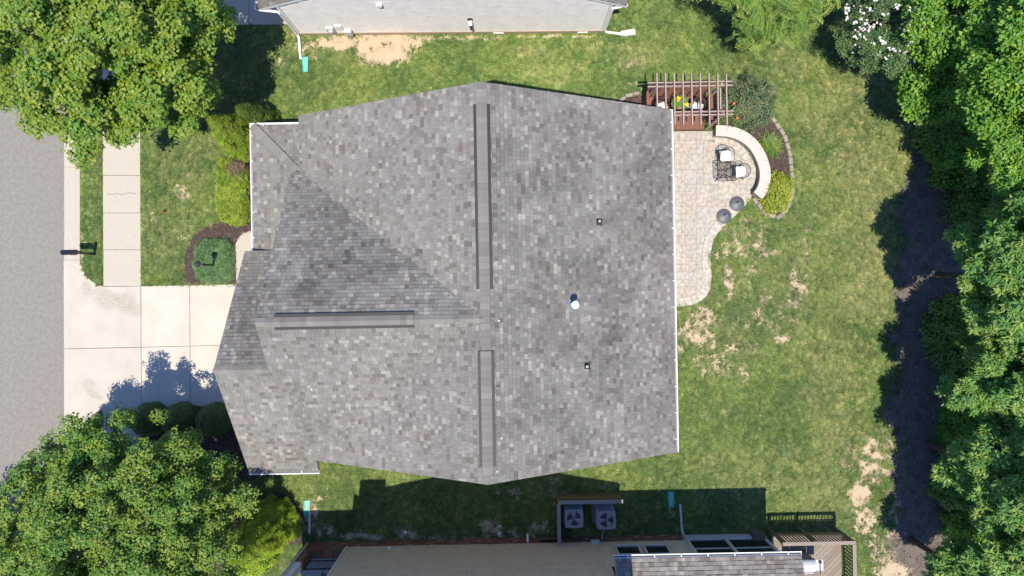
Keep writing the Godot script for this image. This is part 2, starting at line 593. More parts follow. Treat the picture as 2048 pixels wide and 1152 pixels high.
func make_ground() -> void:
	# bare sandy soil, dry grass, leaf litter: where the photograph shows them
	var bare := field([
		[765, 92, 62, 34, 1.0], [690, 84, 80, 14, 0.95], [810, 80, 40, 14, 0.8], [880, 74, 120, 6, 0.7], [1100, 70, 120, 5, 0.55], [600, 90, 16, 14, 0.6], [560, 118, 14, 16, 0.52], [640, 105, 24, 14, 0.5], [760, 118, 34, 12, 0.8], [600, 60, 20, 18, 0.45],
		[1265, 120, 22, 14, 0.46], [1250, 130, 16, 8, 0.5], [1260, 172, 30, 10, 0.5],
		[1405, 628, 30, 18, 0.82], [1378, 662, 30, 30, 0.68], [1420, 672, 26, 32, 0.62], [1372, 690, 30, 14, 0.55], [1455, 560, 12, 34, 0.74], [1444, 505, 22, 12, 0.62], [1470, 505, 22, 9, 0.62], [1450, 478, 18, 14, 0.55],
		[1495, 492, 26, 12, 0.68], [1525, 495, 26, 20, 0.6], [1500, 545, 20, 30, 0.45], [1590, 560, 16, 40, 0.66], [1608, 540, 6, 70, 0.6], [1585, 600, 18, 18, 0.66], [1572, 640, 24, 16, 0.5], [1560, 675, 26, 10, 0.6], [1500, 640, 40, 30, 0.44], [1480, 690, 46, 12, 0.66], [1440, 720, 60, 22, 0.5], [1420, 740, 30, 14, 0.55], [1530, 620, 50, 40, 0.44], [1610, 470, 7, 40, 0.52], [1510, 455, 40, 20, 0.45], [1465, 470, 24, 20, 0.5], [1430, 455, 14, 10, 0.6], [1490, 445, 20, 10, 0.5],
		[1450, 830, 6, 30, 0.42], [1405, 828, 12, 8, 0.55], [1475, 750, 30, 20, 0.42],
		[1715, 985, 24, 28, 0.85], [1735, 935, 24, 40, 0.72], [1725, 1040, 26, 34, 0.74], [1740, 900, 20, 30, 0.7], [1770, 900, 30, 60, 0.5], [1745, 1085, 20, 30, 0.62], [1780, 1140, 34, 20, 0.95], [1760, 1110, 24, 20, 0.7], [1690, 920, 20, 24, 0.5], [1690, 1075, 20, 14, 0.6], [1775, 1020, 30, 50, 0.5], [1700, 885, 12, 20, 0.55],
		[365, 385, 12, 22, 0.62], [352, 375, 12, 12, 0.55], [370, 350, 8, 14, 0.5], [310, 430, 12, 14, 0.46], [315, 455, 8, 14, 0.46], [368, 462, 10, 18, 0.42], [430, 430, 20, 6, 0.5], [410, 460, 14, 8, 0.5], [395, 280, 6, 6, 0.5],
		[640, 990, 22, 26, 0.52], [620, 1030, 14, 30, 0.75], [640, 1060, 30, 14, 0.7], [720, 1070, 70, 8, 0.72], [811, 1064, 30, 16, 0.72], [880, 1072, 80, 6, 0.66], [980, 1055, 26, 20, 0.78], [1020, 1065, 30, 12, 0.72], [1065, 1058, 12, 18, 0.66], [1083, 1048, 12, 18, 0.66], [1020, 978, 30, 16, 0.58], [1105, 965, 12, 24, 0.58], [1115, 988, 20, 6, 0.7], [1340, 1040, 12, 40, 0.55], [1400, 1076, 60, 9, 0.75], [1300, 1072, 50, 5, 0.7],
		[165, 300, 4, 60, 0.45], [165, 450, 4, 80, 0.42], [163, 515, 6, 10, 0.6],
	])
	var dry := field([
		[1690, 240, 120, 60, 0.62], [1720, 330, 60, 70, 0.85], [1700, 180, 70, 40, 0.62], [1760, 400, 50, 70, 0.85], [1740, 520, 50, 70, 0.85], [1730, 590, 60, 50, 0.8], [1690, 470, 50, 60, 0.62], [1570, 130, 60, 30, 0.55], [1540, 90, 40, 30, 0.5], [1460, 130, 30, 20, 0.45], [1270, 110, 50, 26, 0.75], [1100, 140, 60, 24, 0.5], [1060, 100, 40, 14, 0.6], [1180, 90, 60, 14, 0.5], [1660, 700, 80, 60, 0.5], [1660, 780, 60, 80, 0.55], [1560, 560, 120, 120, 0.38], [1680, 880, 60, 60, 0.6],
		[1560, 940, 120, 50, 0.42], [1650, 1000, 60, 60, 0.62], [1480, 960, 60, 20, 0.5], [330, 470, 60, 60, 0.42], [360, 330, 60, 50, 0.4], [415, 285, 30, 30, 0.4], [720, 110, 60, 20, 0.4], [560, 90, 50, 40, 0.35], [1480, 980, 80, 20, 0.55], [1420, 930, 40, 26, 0.45],
		[1450, 640, 90, 70, 0.45], [1260, 200, 60, 20, 0.45], [1850, 250, 80, 120, 0.7], [1560, 330, 60, 100, 0.28], [1640, 330, 60, 120, 0.35]])
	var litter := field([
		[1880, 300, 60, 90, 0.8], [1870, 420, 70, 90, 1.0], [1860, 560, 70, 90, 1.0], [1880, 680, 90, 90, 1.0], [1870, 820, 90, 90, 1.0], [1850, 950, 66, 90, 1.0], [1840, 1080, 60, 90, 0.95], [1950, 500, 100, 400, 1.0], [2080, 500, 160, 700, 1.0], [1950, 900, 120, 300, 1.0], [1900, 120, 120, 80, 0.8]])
	var n1 := FastNoiseLite.new()
	n1.seed = 3; n1.frequency = 0.011; n1.fractal_octaves = 4
	var n2 := FastNoiseLite.new()
	n2.seed = 9; n2.frequency = 0.055; n2.fractal_octaves = 3
	var n3 := FastNoiseLite.new()
	n3.seed = 17; n3.frequency = 0.32; n3.fractal_octaves = 2
	ground_bytes.resize(MAP_W * MAP_H * 3)
	grass_bytes.resize(MAP_W * MAP_H)
	var q := 0
	for j in MAP_H:
		for i in MAP_W:
			var k := j * MAP_W + i
			var a := n1.get_noise_2d(i, j)
			var b := n2.get_noise_2d(i, j)
			var d := n3.get_noise_2d(i, j)
			var br := bare[k] / 255.0 * 0.93 + b * 0.42 + d * 0.40 + a * 0.1
			var bar_ := smoothstep(0.40, 0.72, br)
			var dr := clampf(dry[k] / 255.0 * 0.40 + a * 0.12 + b * 0.22 + d * 0.46 - 0.02, 0.0, 1.0)
			var gr := clampf(0.5 + a * 0.8 + b * 0.5, 0.0, 1.0)
			# grass tones (linear): deep green, lush green, dry straw
			var r := lerpf(0.058, 0.118, gr)
			var g := lerpf(0.110, 0.178, gr)
			var bl := lerpf(0.020, 0.030, gr)
			r = lerpf(r, 0.34, dr); g = lerpf(g, 0.285, dr); bl = lerpf(bl, 0.135, dr)
			var sh := 1.0 + d * 0.5
			r *= sh; g *= sh; bl *= sh
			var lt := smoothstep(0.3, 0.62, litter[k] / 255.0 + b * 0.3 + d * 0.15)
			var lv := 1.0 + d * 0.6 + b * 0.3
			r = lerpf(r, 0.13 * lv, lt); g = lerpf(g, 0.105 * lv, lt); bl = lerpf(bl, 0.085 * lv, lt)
			var sv := 1.0 + d * 0.10 + b * 0.14
			r = lerpf(r, 0.44 * sv, bar_); g = lerpf(g, 0.345 * sv, bar_); bl = lerpf(bl, 0.235 * sv, bar_)
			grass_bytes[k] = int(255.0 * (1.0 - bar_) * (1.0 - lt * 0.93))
			var c := Color(r, g, bl).linear_to_srgb()
			ground_bytes[q] = clampi(int(c.r * 255.0), 0, 255)
			ground_bytes[q + 1] = clampi(int(c.g * 255.0), 0, 255)
			ground_bytes[q + 2] = clampi(int(c.b * 255.0), 0, 255)
			q += 3
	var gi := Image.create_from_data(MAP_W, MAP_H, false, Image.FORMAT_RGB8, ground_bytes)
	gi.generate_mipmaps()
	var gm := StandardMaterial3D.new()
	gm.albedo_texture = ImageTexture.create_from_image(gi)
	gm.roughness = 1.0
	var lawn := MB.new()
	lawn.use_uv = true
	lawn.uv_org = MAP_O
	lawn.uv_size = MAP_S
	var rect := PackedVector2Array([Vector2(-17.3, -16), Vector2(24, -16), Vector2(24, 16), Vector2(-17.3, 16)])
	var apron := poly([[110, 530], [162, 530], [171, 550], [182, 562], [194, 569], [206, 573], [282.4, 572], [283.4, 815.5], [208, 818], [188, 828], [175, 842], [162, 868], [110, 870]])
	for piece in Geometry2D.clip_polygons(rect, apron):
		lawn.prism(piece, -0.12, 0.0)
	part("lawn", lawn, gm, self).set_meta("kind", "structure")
	var far := MB.new()
	far.prism(PackedVector2Array([Vector2(-250, -250), Vector2(250, -250), Vector2(250, 250), Vector2(-250, 250)]), -0.4, -0.16)
	part("ground", far, mat(lin(0.15, 0.19, 0.05), 1.0, tones(51, 0.1, 0.01, Color(0.72, 0.72, 0.68), Color(1, 1, 1)), 0.2), self).set_meta("kind", "structure")

func pave(p: PackedVector2Array) -> void:
	solid_polys.append(p)

func make_grass() -> void:
	cover.resize(480 * 320)
	for p in solid_polys:
		var lo := Vector2(1e9, 1e9)
		var hi := -lo
		for v in p:
			lo = lo.min(v)
			hi = hi.max(v)
		for j in range(maxi(0, int((lo.y + 16) * 10)), mini(320, int((hi.y + 16) * 10) + 1)):
			for i in range(maxi(0, int((lo.x + 24) * 10)), mini(480, int((hi.x + 24) * 10) + 1)):
				if Geometry2D.is_point_in_polygon(Vector2(-24 + (i + 0.5) * 0.1, -16 + (j + 0.5) * 0.1), p):
					cover[j * 480 + i] = 1
	# one tuft: blades bent outwards
	var tuft := MB.new()
	var r := RandomNumberGenerator.new()
	r.seed = 77
	for k in 8:
		var a := TAU * k / 8.0 + r.randf_range(-0.3, 0.3)
		var d := Vector3(cos(a), 0, sin(a))
		var s := Vector3(-sin(a), 0, cos(a)) * 0.009
		var root := d * r.randf_range(0.0, 0.03)
		var mid := root + d * 0.022 + Vector3.UP * r.randf_range(0.02, 0.04)
		var tip := root + d * r.randf_range(0.05, 0.085) + Vector3.UP * r.randf_range(0.025, 0.06)
		tuft.quad(root - s, root + s, mid + s, mid - s, Vector3.UP)
		tuft.tri(mid - s, mid + s, tip, Vector3.UP)
	var tm := tuft.mesh(leafy(Color(0.35, 0.4, 0.1), 0.6))
	var xf := []
	var cols := PackedColorArray()
	r.seed = 78
	for k in 250000:
		var x := r.randf_range(-17.3, 20.8)
		var z := r.randf_range(-11.8, 11.8)
		if cover[int((z + 16) * 10) * 480 + int((x + 24) * 10)] == 1:
			continue
		var mi := int((z + 16) * 32) * MAP_W + int((x + 24) * 32)
		if r.randf() * 255.0 > grass_bytes[mi]:
			continue
		var c := Color8(ground_bytes[mi * 3], ground_bytes[mi * 3 + 1], ground_bytes[mi * 3 + 2]).srgb_to_linear()
		var v := r.randf_range(0.7, 1.8)
		cols.append(Color(c.r * v * r.randf_range(0.92, 1.1), c.g * v, c.b * v))
		var a := r.randf() * TAU
		var s := r.randf_range(0.7, 1.25)
		xf.append(Transform3D(Basis(Vector3.UP, a).scaled(Vector3(s, s * r.randf_range(0.6, 1.1), s)), Vector3(x, 0.0, z)))
	var gr := scatter("grass", tm, xf, cols, self)
	tag(gr, "mown green lawn grass with dry straw patches around the houses", "grass")
	stuff(gr)

# ------------------------------------------------------------------ road, kerb, walk and drive
func slab(parent: Node, called: String, pts: PackedVector2Array, y0: float, y1: float, m: Material, sx := 0.0, sz := 0.0, uv := false) -> MeshInstance3D:
	var b := MB.new()
	if uv:
		b.use_uv = true
		b.uv_org = g2(110, 470)
		b.uv_size = Vector2(8.0, 8.6)
	b.prism(pts, y0, y1, sx, sz)
	return part(called, b, m, parent)

func make_road() -> void:
	var rd := MB.new()
	rd.prism(PackedVector2Array([Vector2(-27, -60), Vector2(-17.985, -60), Vector2(-17.94, 60), Vector2(-27, 60)]), -0.3, -0.10)
	part("road", rd, M.asphalt, self).set_meta("kind", "structure")
	# rolled kerb with gutter pan, poured in sections
	var kerb := setting("kerb")
	var sec := [Vector2(0.0, -0.09), Vector2(0.40, -0.075), Vector2(0.52, -0.02), Vector2(0.60, 0.012), Vector2(0.69, 0.015), Vector2(0.69, -0.25), Vector2(0.0, -0.25)]
	var ks := [[-16.0, -12.3], [-12.29, -8.6], [-8.59, -4.86], [-4.85, -1.13], [-1.12, -1.0], [6.1, 9.0], [9.01, 12.7], [12.71, 16.0]]
	for k in ks:
		var b := MB.new()
		var x0: float = -17.985 + (k[0] + 16) * 0.0012
		b.sweep([Vector3(x0, 0, k[1]), Vector3(x0, 0, k[0])], sec)
		part("kerb_section", b, M.concrete, kerb)
	# sidewalk: square slabs with open joints
	var walk := setting("sidewalk")
	var base := MB.new()
	base.prism(PackedVector2Array([g2(206, -220), g2(280, -220), g2(280, 572), g2(206, 572)]), -0.1, 0.008)
	part("joint_bed", base, M.joint, walk)
	var ys := [573.0, 499.6, 426.0, 351.0, 276.0, 201.0, 126.0, 51.0, -24.0, -99.0, -174.0]
	for i in ys.size() - 1:
		var sx0: float = (573.0 - ys[i]) * 0.006
		var sk := g2(207.5 - sx0, 0).x
		var se := g2(282.0 - sx0, 0).x
		var za := g2(0, ys[i + 1] + 0.5).y
		var zb := g2(0, ys[i] - 0.5).y
		slab(walk, "slab", PackedVector2Array([Vector2(sk, za), Vector2(se, za), Vector2(se, zb), Vector2(sk, zb)]), -0.08, 0.022 + rng.randf_range(-0.002, 0.002), M.concrete)
	for i in 5:
		slab(walk, "slab", poly([[206, 816.6 + 75 * i], [281, 815.6 + 75 * i], [282, 889.8 + 75 * i], [207, 890.8 + 75 * i]]), -0.08, 0.022, M.concrete)
	# a hairline crack across one slab
	var cr := MB.new()
	var cp := smooth([g3(215, 387, 0.0245), g3(225, 389, 0.0245), g3(235, 387.5, 0.0245), g3(246, 389.5, 0.0245), g3(258, 386, 0.0245), g3(272, 387.5, 0.0245)], 3)
	for i in cp.size() - 1:
		cr.bar(cp[i], cp[i + 1], 0.016, 0.002)
	part("crack", cr, M.joint, walk)
	pave(poly([[205, -220], [282, -220], [282, 575], [206, 575]]))
	pave(poly([[206, 812], [283, 812], [283, 1190], [206, 1190]]))
	pave(poly([[0, -220], [162, -220], [163, 520], [163, 880], [162, 1400], [0, 1400]]))
	# drive: slabs with dirt washed over the apron
	var drive := setting("driveway")
	var dm := driveway_material()
	var jb := MB.new()
	jb.prism(poly([[126, 530], [168, 548], [206, 571], [285, 571], [285, 814], [210, 816], [172, 848], [126, 876]]), -0.25, -0.115, 0.0, 0.0)
	part("joint_bed", jb, M.joint, drive)
	var slope := 0.0335
	var y0s := -0.09 + 18.0 * slope
	slab(drive, "slab", poly([[124.4, 522], [160, 526], [164, 538], [171, 550], [182, 562], [194, 569], [206, 573.6], [281.6, 573], [282.2, 694], [125, 697.6]]), y0s - 0.2, y0s, dm, slope, 0.0, true)
	slab(drive, "slab", poly([[125, 698.6], [282.2, 695], [283, 814.6], [240, 816], [208, 818], [188, 828], [175, 842], [165, 858], [160, 874], [125.4, 880]]), y0s - 0.2, y0s, dm, slope, 0.0, true)
	for s in [[[282.8, 572.6], [379.4, 570.8], [380, 691.6], [283.2, 693.8]], [[380.4, 570.8], [480, 568.6], [600, 567], [600, 688], [381, 691.4]], [[283.2, 694.8], [380, 692.6], [380.6, 812.4], [284, 814.4]], [[381, 692.4], [600, 689], [600, 810], [381.6, 812.2]]]:
		slab(drive, "slab", poly(s), -0.15, 0.022, dm, 0.0, 0.0, true)
	pave(poly([[120, 522], [160, 526], [171, 550], [194, 570], [210, 572], [600, 567], [600, 815], [210, 818], [180, 836], [163, 866], [120, 880]]))
	# curved front path to the porch
	var path := setting("path")
	slab(path, "slab", poly([[474, 567], [470, 530], [469, 505], [472, 488], [478, 475], [487, 467], [500, 462], [600, 460], [600, 566]]), -0.1, 0.03, M.concrete)
	pave(poly([[474, 568], [469, 505], [478, 475], [500, 462], [600, 460], [600, 568]]))
	# neighbour's drive beyond the lawn
	var nd := setting("driveway")
	slab(nd, "slab", poly([[360, -220], [497, -220], [498, 50], [380, 51]]), -0.1, 0.02, M.concrete)
	slab(nd, "slab", poly([[499, -220], [640, -220], [640, 48], [499, 50]]), -0.1, 0.02, M.concrete)
	pave(poly([[360, -220], [640, -220], [640, 50], [360, 52]]))

func driveway_material() -> StandardMaterial3D:
	var w := 512
	var org := g2(110, 470)
	var size := Vector2(8.0, 8.6)
	var n := FastNoiseLite.new()
	n.seed = 61; n.frequency = 0.012; n.fractal_octaves = 5
	var n2 := FastNoiseLite.new()
	n2.seed = 62; n2.frequency = 0.2; n2.fractal_octaves = 3
	# [px, py, rx, ry, turn, amount] of washed-on soil
	var spots := [[250, 606, 34, 16, 0.55, 0.85], [215, 598, 26, 20, 0.3, 0.7], [262, 618, 26, 10, 0.7, 0.6], [172, 576, 9, 14, -0.3, 0.75], [190, 585, 18, 8, 0.4, 0.5], [176, 770, 10, 10, 0.0, 0.6], [188, 790, 22, 6, 0.5, 0.75], [175, 860, 14, 12, 0.0, 0.6]]
	var rust := [[304, 640, 14, 40, 0.0, 0.5], [318, 605, 16, 14, 0.0, 0.4]]
	var by := PackedByteArray()
	by.resize(w * w * 3)
	var q := 0
	for j in w:
		for i in w:
			var p := org + Vector2((i + 0.5) / w * size.x, (j + 0.5) / w * size.y)
			var px := p.x * 50.0 + 1024.0
			var py := p.y * 50.0 + 576.0
			var a := n.get_noise_2d(i, j)
			var b := n2.get_noise_2d(i, j)
			var soil := 0.0
			for t in spots:
				var dx: float = px - t[0]
				var dy: float = py - t[1]
				var ca := cos(t[4])
				var sa := sin(t[4])
				var e := Vector2((dx * ca + dy * sa) / t[2], (-dx * sa + dy * ca) / t[3]).length()
				soil = maxf(soil, t[5] * (1.0 - smoothstep(0.5, 1.5, e + a * 0.7)))
			soil = clampf(soil * (0.5 + b * 1.0 + a * 0.4), 0.0, 1.0)      # specks of dried mud, thicker in the middle of each wash
			var o := 0.0
			for t in rust:
				o = maxf(o, t[5] * (1.0 - smoothstep(0.4, 1.5, Vector2((px - t[0]) / t[2], (py - t[1]) / t[3]).length() + a * 0.6)))
			var v := 1.0 + a * 0.10 + b * 0.08
			if px < 283.0:
				v *= 0.93
			var r := lerpf(0.500 * v, 0.27, soil)
			var g := lerpf(0.452 * v, 0.22, soil)
			var bl := lerpf(0.385 * v, 0.15, soil)
			r = lerpf(r, 0.54, o * 0.5); g = lerpf(g, 0.42, o * 0.5); bl = lerpf(bl, 0.30, o * 0.5)
			var c := Color(r, g, bl).linear_to_srgb()
			by[q] = clampi(int(c.r * 255), 0, 255); by[q + 1] = clampi(int(c.g * 255), 0, 255); by[q + 2] = clampi(int(c.b * 255), 0, 255)
			q += 3
	var m := StandardMaterial3D.new()
	var im := Image.create_from_data(w, w, false, Image.FORMAT_RGB8, by)
	im.generate_mipmaps()
	m.albedo_texture = ImageTexture.create_from_image(im)
	m.roughness = 0.9
	return m

# ------------------------------------------------------------------ patio, seat wall, beds
func make_patio() -> void:
	var edge := smooth([g2(1432, 268), g2(1462, 275), g2(1488, 292), g2(1506, 318), g2(1513, 345), g2(1512, 368), g2(1503, 392), g2(1482, 420), g2(1452, 448), g2(1432, 470), g2(1423, 495), g2(1421, 525), g2(1423, 560), g2(1418, 584), g2(1403, 601), g2(1380, 611), g2(1345, 614)], 4)
	var outer := PackedVector2Array([g2(1292, 262)])
	outer.append(g2(1428, 262))
	for p in edge:
		outer.append(p)
	outer.append(g2(1292, 615))
	pave(outer)
	var patio := setting("patio")
	var bed := MB.new()
	bed.prism(outer, -0.1, 0.018)
	part("joint_bed", bed, mat(lin(0.24, 0.195, 0.15), 1.0), patio)
	# the inner field lies inside the soldier-course border
	var inner: Array = Geometry2D.offset_polygon(outer, -0.36)
	var fieldp: PackedVector2Array = inner[0]
	# keep the field up to the house wall and to the deck
	var west := PackedVector2Array([g2(1292, 281), g2(1345, 281), g2(1345, 596), g2(1292, 596)])
	fieldp = Geometry2D.merge_polygons(fieldp, west)[0]
	# random ashlar stamped stones on a 0.29 m grid
	var unit := 0.292
	var org := g2(1290, 281)
	var nx := 18
	var ny := 24
	var used := {}
	var sizes := [[2, 2], [2, 1], [1, 2], [3, 2], [2, 3], [1, 1], [2, 2], [3, 1]]
	for j in ny:
		for i in nx:
			if used.has(Vector2i(i, j)):
				continue
			var pick := [1, 1]
			for tries in 5:
				var s: Array = sizes[rng.randi() % sizes.size()]
				var ok := true
				for b in s[1]:
					for a in s[0]:
						if used.has(Vector2i(i + a, j + b)):
							ok = false
				if ok:
					pick = s
					break
			for b in pick[1]:
				for a in pick[0]:
					used[Vector2i(i + a, j + b)] = true
			var g := 0.006
			var x0 := org.x + i * unit + g
			var z0 := org.y + j * unit + g
			var x1: float = org.x + (i + pick[0]) * unit - g
			var z1: float = org.y + (j + pick[1]) * unit - g
			for piece in Geometry2D.intersect_polygons(PackedVector2Array([Vector2(x0, z0), Vector2(x1, z0), Vector2(x1, z1), Vector2(x0, z1)]), fieldp):
				paver(patio, piece)
	# border of short stones along the edge, first row by the deck
	var line := [g2(1330, 271), g2(1380, 271), g2(1425, 271)]
	for k in range(0, edge.size()):
		line.append(edge[k])
	border(patio, edge, 0.345, 0.30)
	var row := 1292.0
	while row < 1425.0:
		paver(patio, poly([[row + 0.2, 263], [minf(row + 21.8, 1432), 263], [minf(row + 21.8, 1432), 280.4], [row + 0.2, 280.4]]))
		row += 22.0
	row = 1292.0
	while row < 1342.0:
		paver(patio, poly([[row + 0.2, 597], [row + 15.6, 597], [row + 15.6, 613.6], [row + 0.2, 613.6]]))
		row += 16.0
	# curved seat wall of stacked blocks under broad cap stones
	var wl := thing("seat_wall", "curved low stone seat wall with pale cap slabs round the patio end", "wall")
	var mid := smooth([up3(1432, 261, 0.5), up3(1458, 262.5, 0.5), up3(1484, 271, 0.5), up3(1506, 288, 0.5), up3(1521, 311, 0.5), up3(1530, 338, 0.5), up3(1530, 361, 0.5), up3(1524, 380, 0.5), up3(1516, 391, 0.5)], 6)
	var n := 9
	for k in n:
		var seg := []
		var f0 := float(k) / n * (mid.size() - 1)
		var f1 := float(k + 1) / n * (mid.size() - 1)
		for s in 5:
			var f := lerpf(f0 + 0.02, f1 - 0.02, s / 4.0)
			var i := mini(int(f), mid.size() - 2)
			seg.append(mid[i].lerp(mid[i + 1], f - i))
		var b := MB.new()
		var y := rng.randf_range(-0.003, 0.003)
		b.sweep(seg, [Vector2(-0.215, -0.005 + y), Vector2(-0.205, 0.005 + y), Vector2(0.205, 0.005 + y), Vector2(0.215, -0.005 + y), Vector2(0.215, -0.06), Vector2(-0.215, -0.06)])
		part("cap_stone", b, M.cap, wl)
	for course in 3:
		var m := 26
		for k in m:
			var f0 := (k + (0.5 if course == 1 else 0.0)) / m * (mid.size() - 1)
			var f1 := f0 + 1.0 / m * (mid.size() - 1)
			f1 = minf(f1, mid.size() - 1.0)
			if f1 - f0 < 0.3:
				continue
			var seg := []
			for s in 2:
				var f := lerpf(f0 + 0.02, f1 - 0.02, float(s))
				var i := mini(int(f), mid.size() - 2)
				seg.append(mid[i].lerp(mid[i + 1], f - i))
			var b := MB.new()
			b.use_col = true
			b.col = Color(0.36, 0.33, 0.29) * rng.randf_range(0.85, 1.15)
			var y0 := -0.5 + course * 0.147 + 0.002
			b.sweep(seg, [Vector2(-0.165, y0), Vector2(-0.17, y0 + 0.07), Vector2(-0.165, y0 + 0.142), Vector2(0.165, y0 + 0.142), Vector2(0.17, y0 + 0.07), Vector2(0.165, y0)])
			part("block", b, M.stone, wl)

func paver(parent: Node, p: PackedVector2Array, base := Color(0.54, 0.495, 0.435)) -> void:
	var b := MB.new()
	b.use_col = true
	var v := rng.randf_range(0.93, 1.06)
	var w := rng.randf_range(0.97, 1.03)
	b.col = Color(base.r * v * w, base.g * v, base.b * v / w)
	b.prism(p, -0.02, 0.024 + rng.randf_range(-0.001, 0.001))
	part("paver", b, M.paver, parent)

func border(parent: Node, line: Array, depth: float, step: float) -> void:
	var acc := [line[0]]
	var left := step
	var start: Vector2 = line[0]
	var prev: Vector2 = line[0]
	var pts := [start]
	for i in range(1, line.size()):
		var a: Vector2 = prev
		var b: Vector2 = line[i]
		while a.distance_to(b) > left:
			a = a + (b - a).normalized() * left
			pts.append(a)
			left = step
		left -= a.distance_to(b)
		prev = b
	pts.append(line[line.size() - 1])
	for i in pts.size() - 1:
		var a: Vector2 = pts[i]
		var b: Vector2 = pts[i + 1]
		if a.distance_to(b) < 0.08:
			continue
		var da := ((pts[i + 1] - pts[maxi(i - 1, 0)]) as Vector2).normalized()
		var db := ((pts[mini(i + 2, pts.size() - 1)] - pts[i]) as Vector2).normalized()
		var na := Vector2(-da.y, da.x)
		var nb := Vector2(-db.y, db.x)
		var e := (b - a).normalized() * 0.008
		paver(parent, PackedVector2Array([a + e, b - e, b - e + nb * depth, a + e + na * depth]), Color(0.585, 0.545, 0.485))

func make_beds() -> void:
	# planting beds of shredded bark: sheet plus loose chips
	var beds := [
		poly([[370, 568], [367, 540], [370, 510], [378, 485], [392, 465], [412, 452], [440, 444], [448, 330], [452, 310], [520, 300], [520, 465], [487, 467], [472, 488], [469, 530], [474, 566], [430, 568]]),
		poly([[1436, 262], [1440, 235], [1455, 170], [1490, 158], [1530, 190], [1545, 238], [1562, 262], [1574, 290], [1580, 320], [1582, 360], [1582, 395], [1574, 420], [1557, 434], [1530, 428], [1512, 408], [1503, 394], [1522, 372], [1526, 340], [1517, 312], [1495, 285], [1465, 268]]),
		poly([[520, 1000], [545, 982], [570, 984], [592, 1000], [606, 1020], [611, 1050], [612, 1086], [470, 1100], [440, 1152], [400, 1190], [420, 1060], [500, 1030]]),
		poly([[1238, 200], [1262, 190], [1300, 190], [1300, 220], [1240, 214]]),
		poly([[270, 818], [480, 814], [520, 900], [520, 960], [300, 960], [268, 880]]),
	]
	var chip := MB.new()
	chip.box(Vector3.ZERO, Vector3(0.07, 0.012, 0.018), 0.004)
	var cm := chip.mesh(M.chip)
	for p in beds:
		pave(p)
		var b := MB.new()
		b.prism(p, -0.05, 0.012)
		var bed := part("mulch_bed", b, M.mulch, self)
		bed.set_meta("kind", "structure")
		var lo := Vector2(1e9, 1e9)
		var hi := -lo
		for v in p:
			lo = lo.min(v)
			hi = hi.max(v)
		var xf := []
		var cols := PackedColorArray()
		for k in int((hi.x - lo.x) * (hi.y - lo.y) * 260.0):
			var q := Vector2(rng.randf_range(lo.x, hi.x), rng.randf_range(lo.y, hi.y))
			if not Geometry2D.is_point_in_polygon(q, p):
				continue
			var bs := Basis.from_euler(Vector3(rng.randf_range(-0.4, 0.4), rng.randf() * TAU, rng.randf_range(-0.4, 0.4))).scaled(Vector3.ONE * rng.randf_range(0.5, 1.3))
			xf.append(Transform3D(bs, Vector3(q.x, 0.02 + rng.randf() * 0.015, q.y)))
			var v := rng.randf_range(0.55, 1.7)
			cols.append(Color(0.135 * v, 0.092 * v, 0.08 * v))
		var ch := scatter("bark_chip", cm, xf, cols, bed)
		stuff(ch)
	# edging stones round the patio bed
	var ring := smooth([g2(1546, 240), g2(1562, 262), g2(1574, 290), g2(1580, 320), g2(1583, 355), g2(1583, 385), g2(1578, 408), g2(1568, 424), g2(1553, 434), g2(1534, 428), g2(1518, 412), g2(1508, 400)], 5)
	edging(ring, 0.30, "pale edging stone set in the ring round the curved patio bed", "edging stones round the patio bed", Color(0.40, 0.36, 0.29), 0.16)
	var ring2 := smooth([g2(520, 1010), g2(540, 1003), g2(556, 1002), g2(572, 1008), g2(586, 1018), g2(597, 1030), g2(607, 1045), g2(613, 1060), g2(617, 1078)], 5)
	edging(ring2, 0.26, "brown edging brick in the arc round the shrub bed by the brick porch", "edging bricks round the porch bed", Color(0.25, 0.17, 0.12), 0.15)
	var ring3 := [g2(1238, 212), g2(1244, 200), g2(1256, 192), g2(1270, 187), g2(1285, 186)]
	edging(ring3, 0.3, "light rubble stone edging the small bed beside the pergola deck", "edging stones by the deck", Color(0.42, 0.38, 0.31), 0.14)

func edging(line: Array, step: float, label: String, group: String, c: Color, w: float) -> void:
	var prev: Vector2 = line[0]
	var left := 0.0
	for i in range(1, line.size()):
		var a: Vector2 = prev
		var b: Vector2 = line[i]
		while a.distance_to(b) > left:
			var d := (b - a).normalized()
			a = a + d * left
			left = step
			var l := step * rng.randf_range(0.84, 0.96)
			var s := MB.new()
			s.use_col = true
			s.col = c * rng.randf_range(0.8, 1.2)
			s.box(Vector3.ZERO, Vector3(l, 0.11, w * rng.randf_range(0.85, 1.1)), 0.022)
			# knock the block out of true
			for k in s.v.size():
				var p := s.v[k]
				s.v[k] = p + Vector3(sin(p.z * 37 + i) * 0.012, sin(p.x * 29 + i * 2) * 0.008, sin(p.x * 31 + i) * 0.012)
			var o := part("edging_stone", s, M.stone, self)
			o.position = Vector3(a.x, 0.045, a.y)
			o.rotation.y = -d.angle() + rng.randf_range(-0.12, 0.12)
			tag(o, label, "stone", group)
		left -= a.distance_to(b)
		prev = b

# ------------------------------------------------------------------ shingled roofs
var tabs := []      # [rank, MB] of every shingle tab of the roof in hand

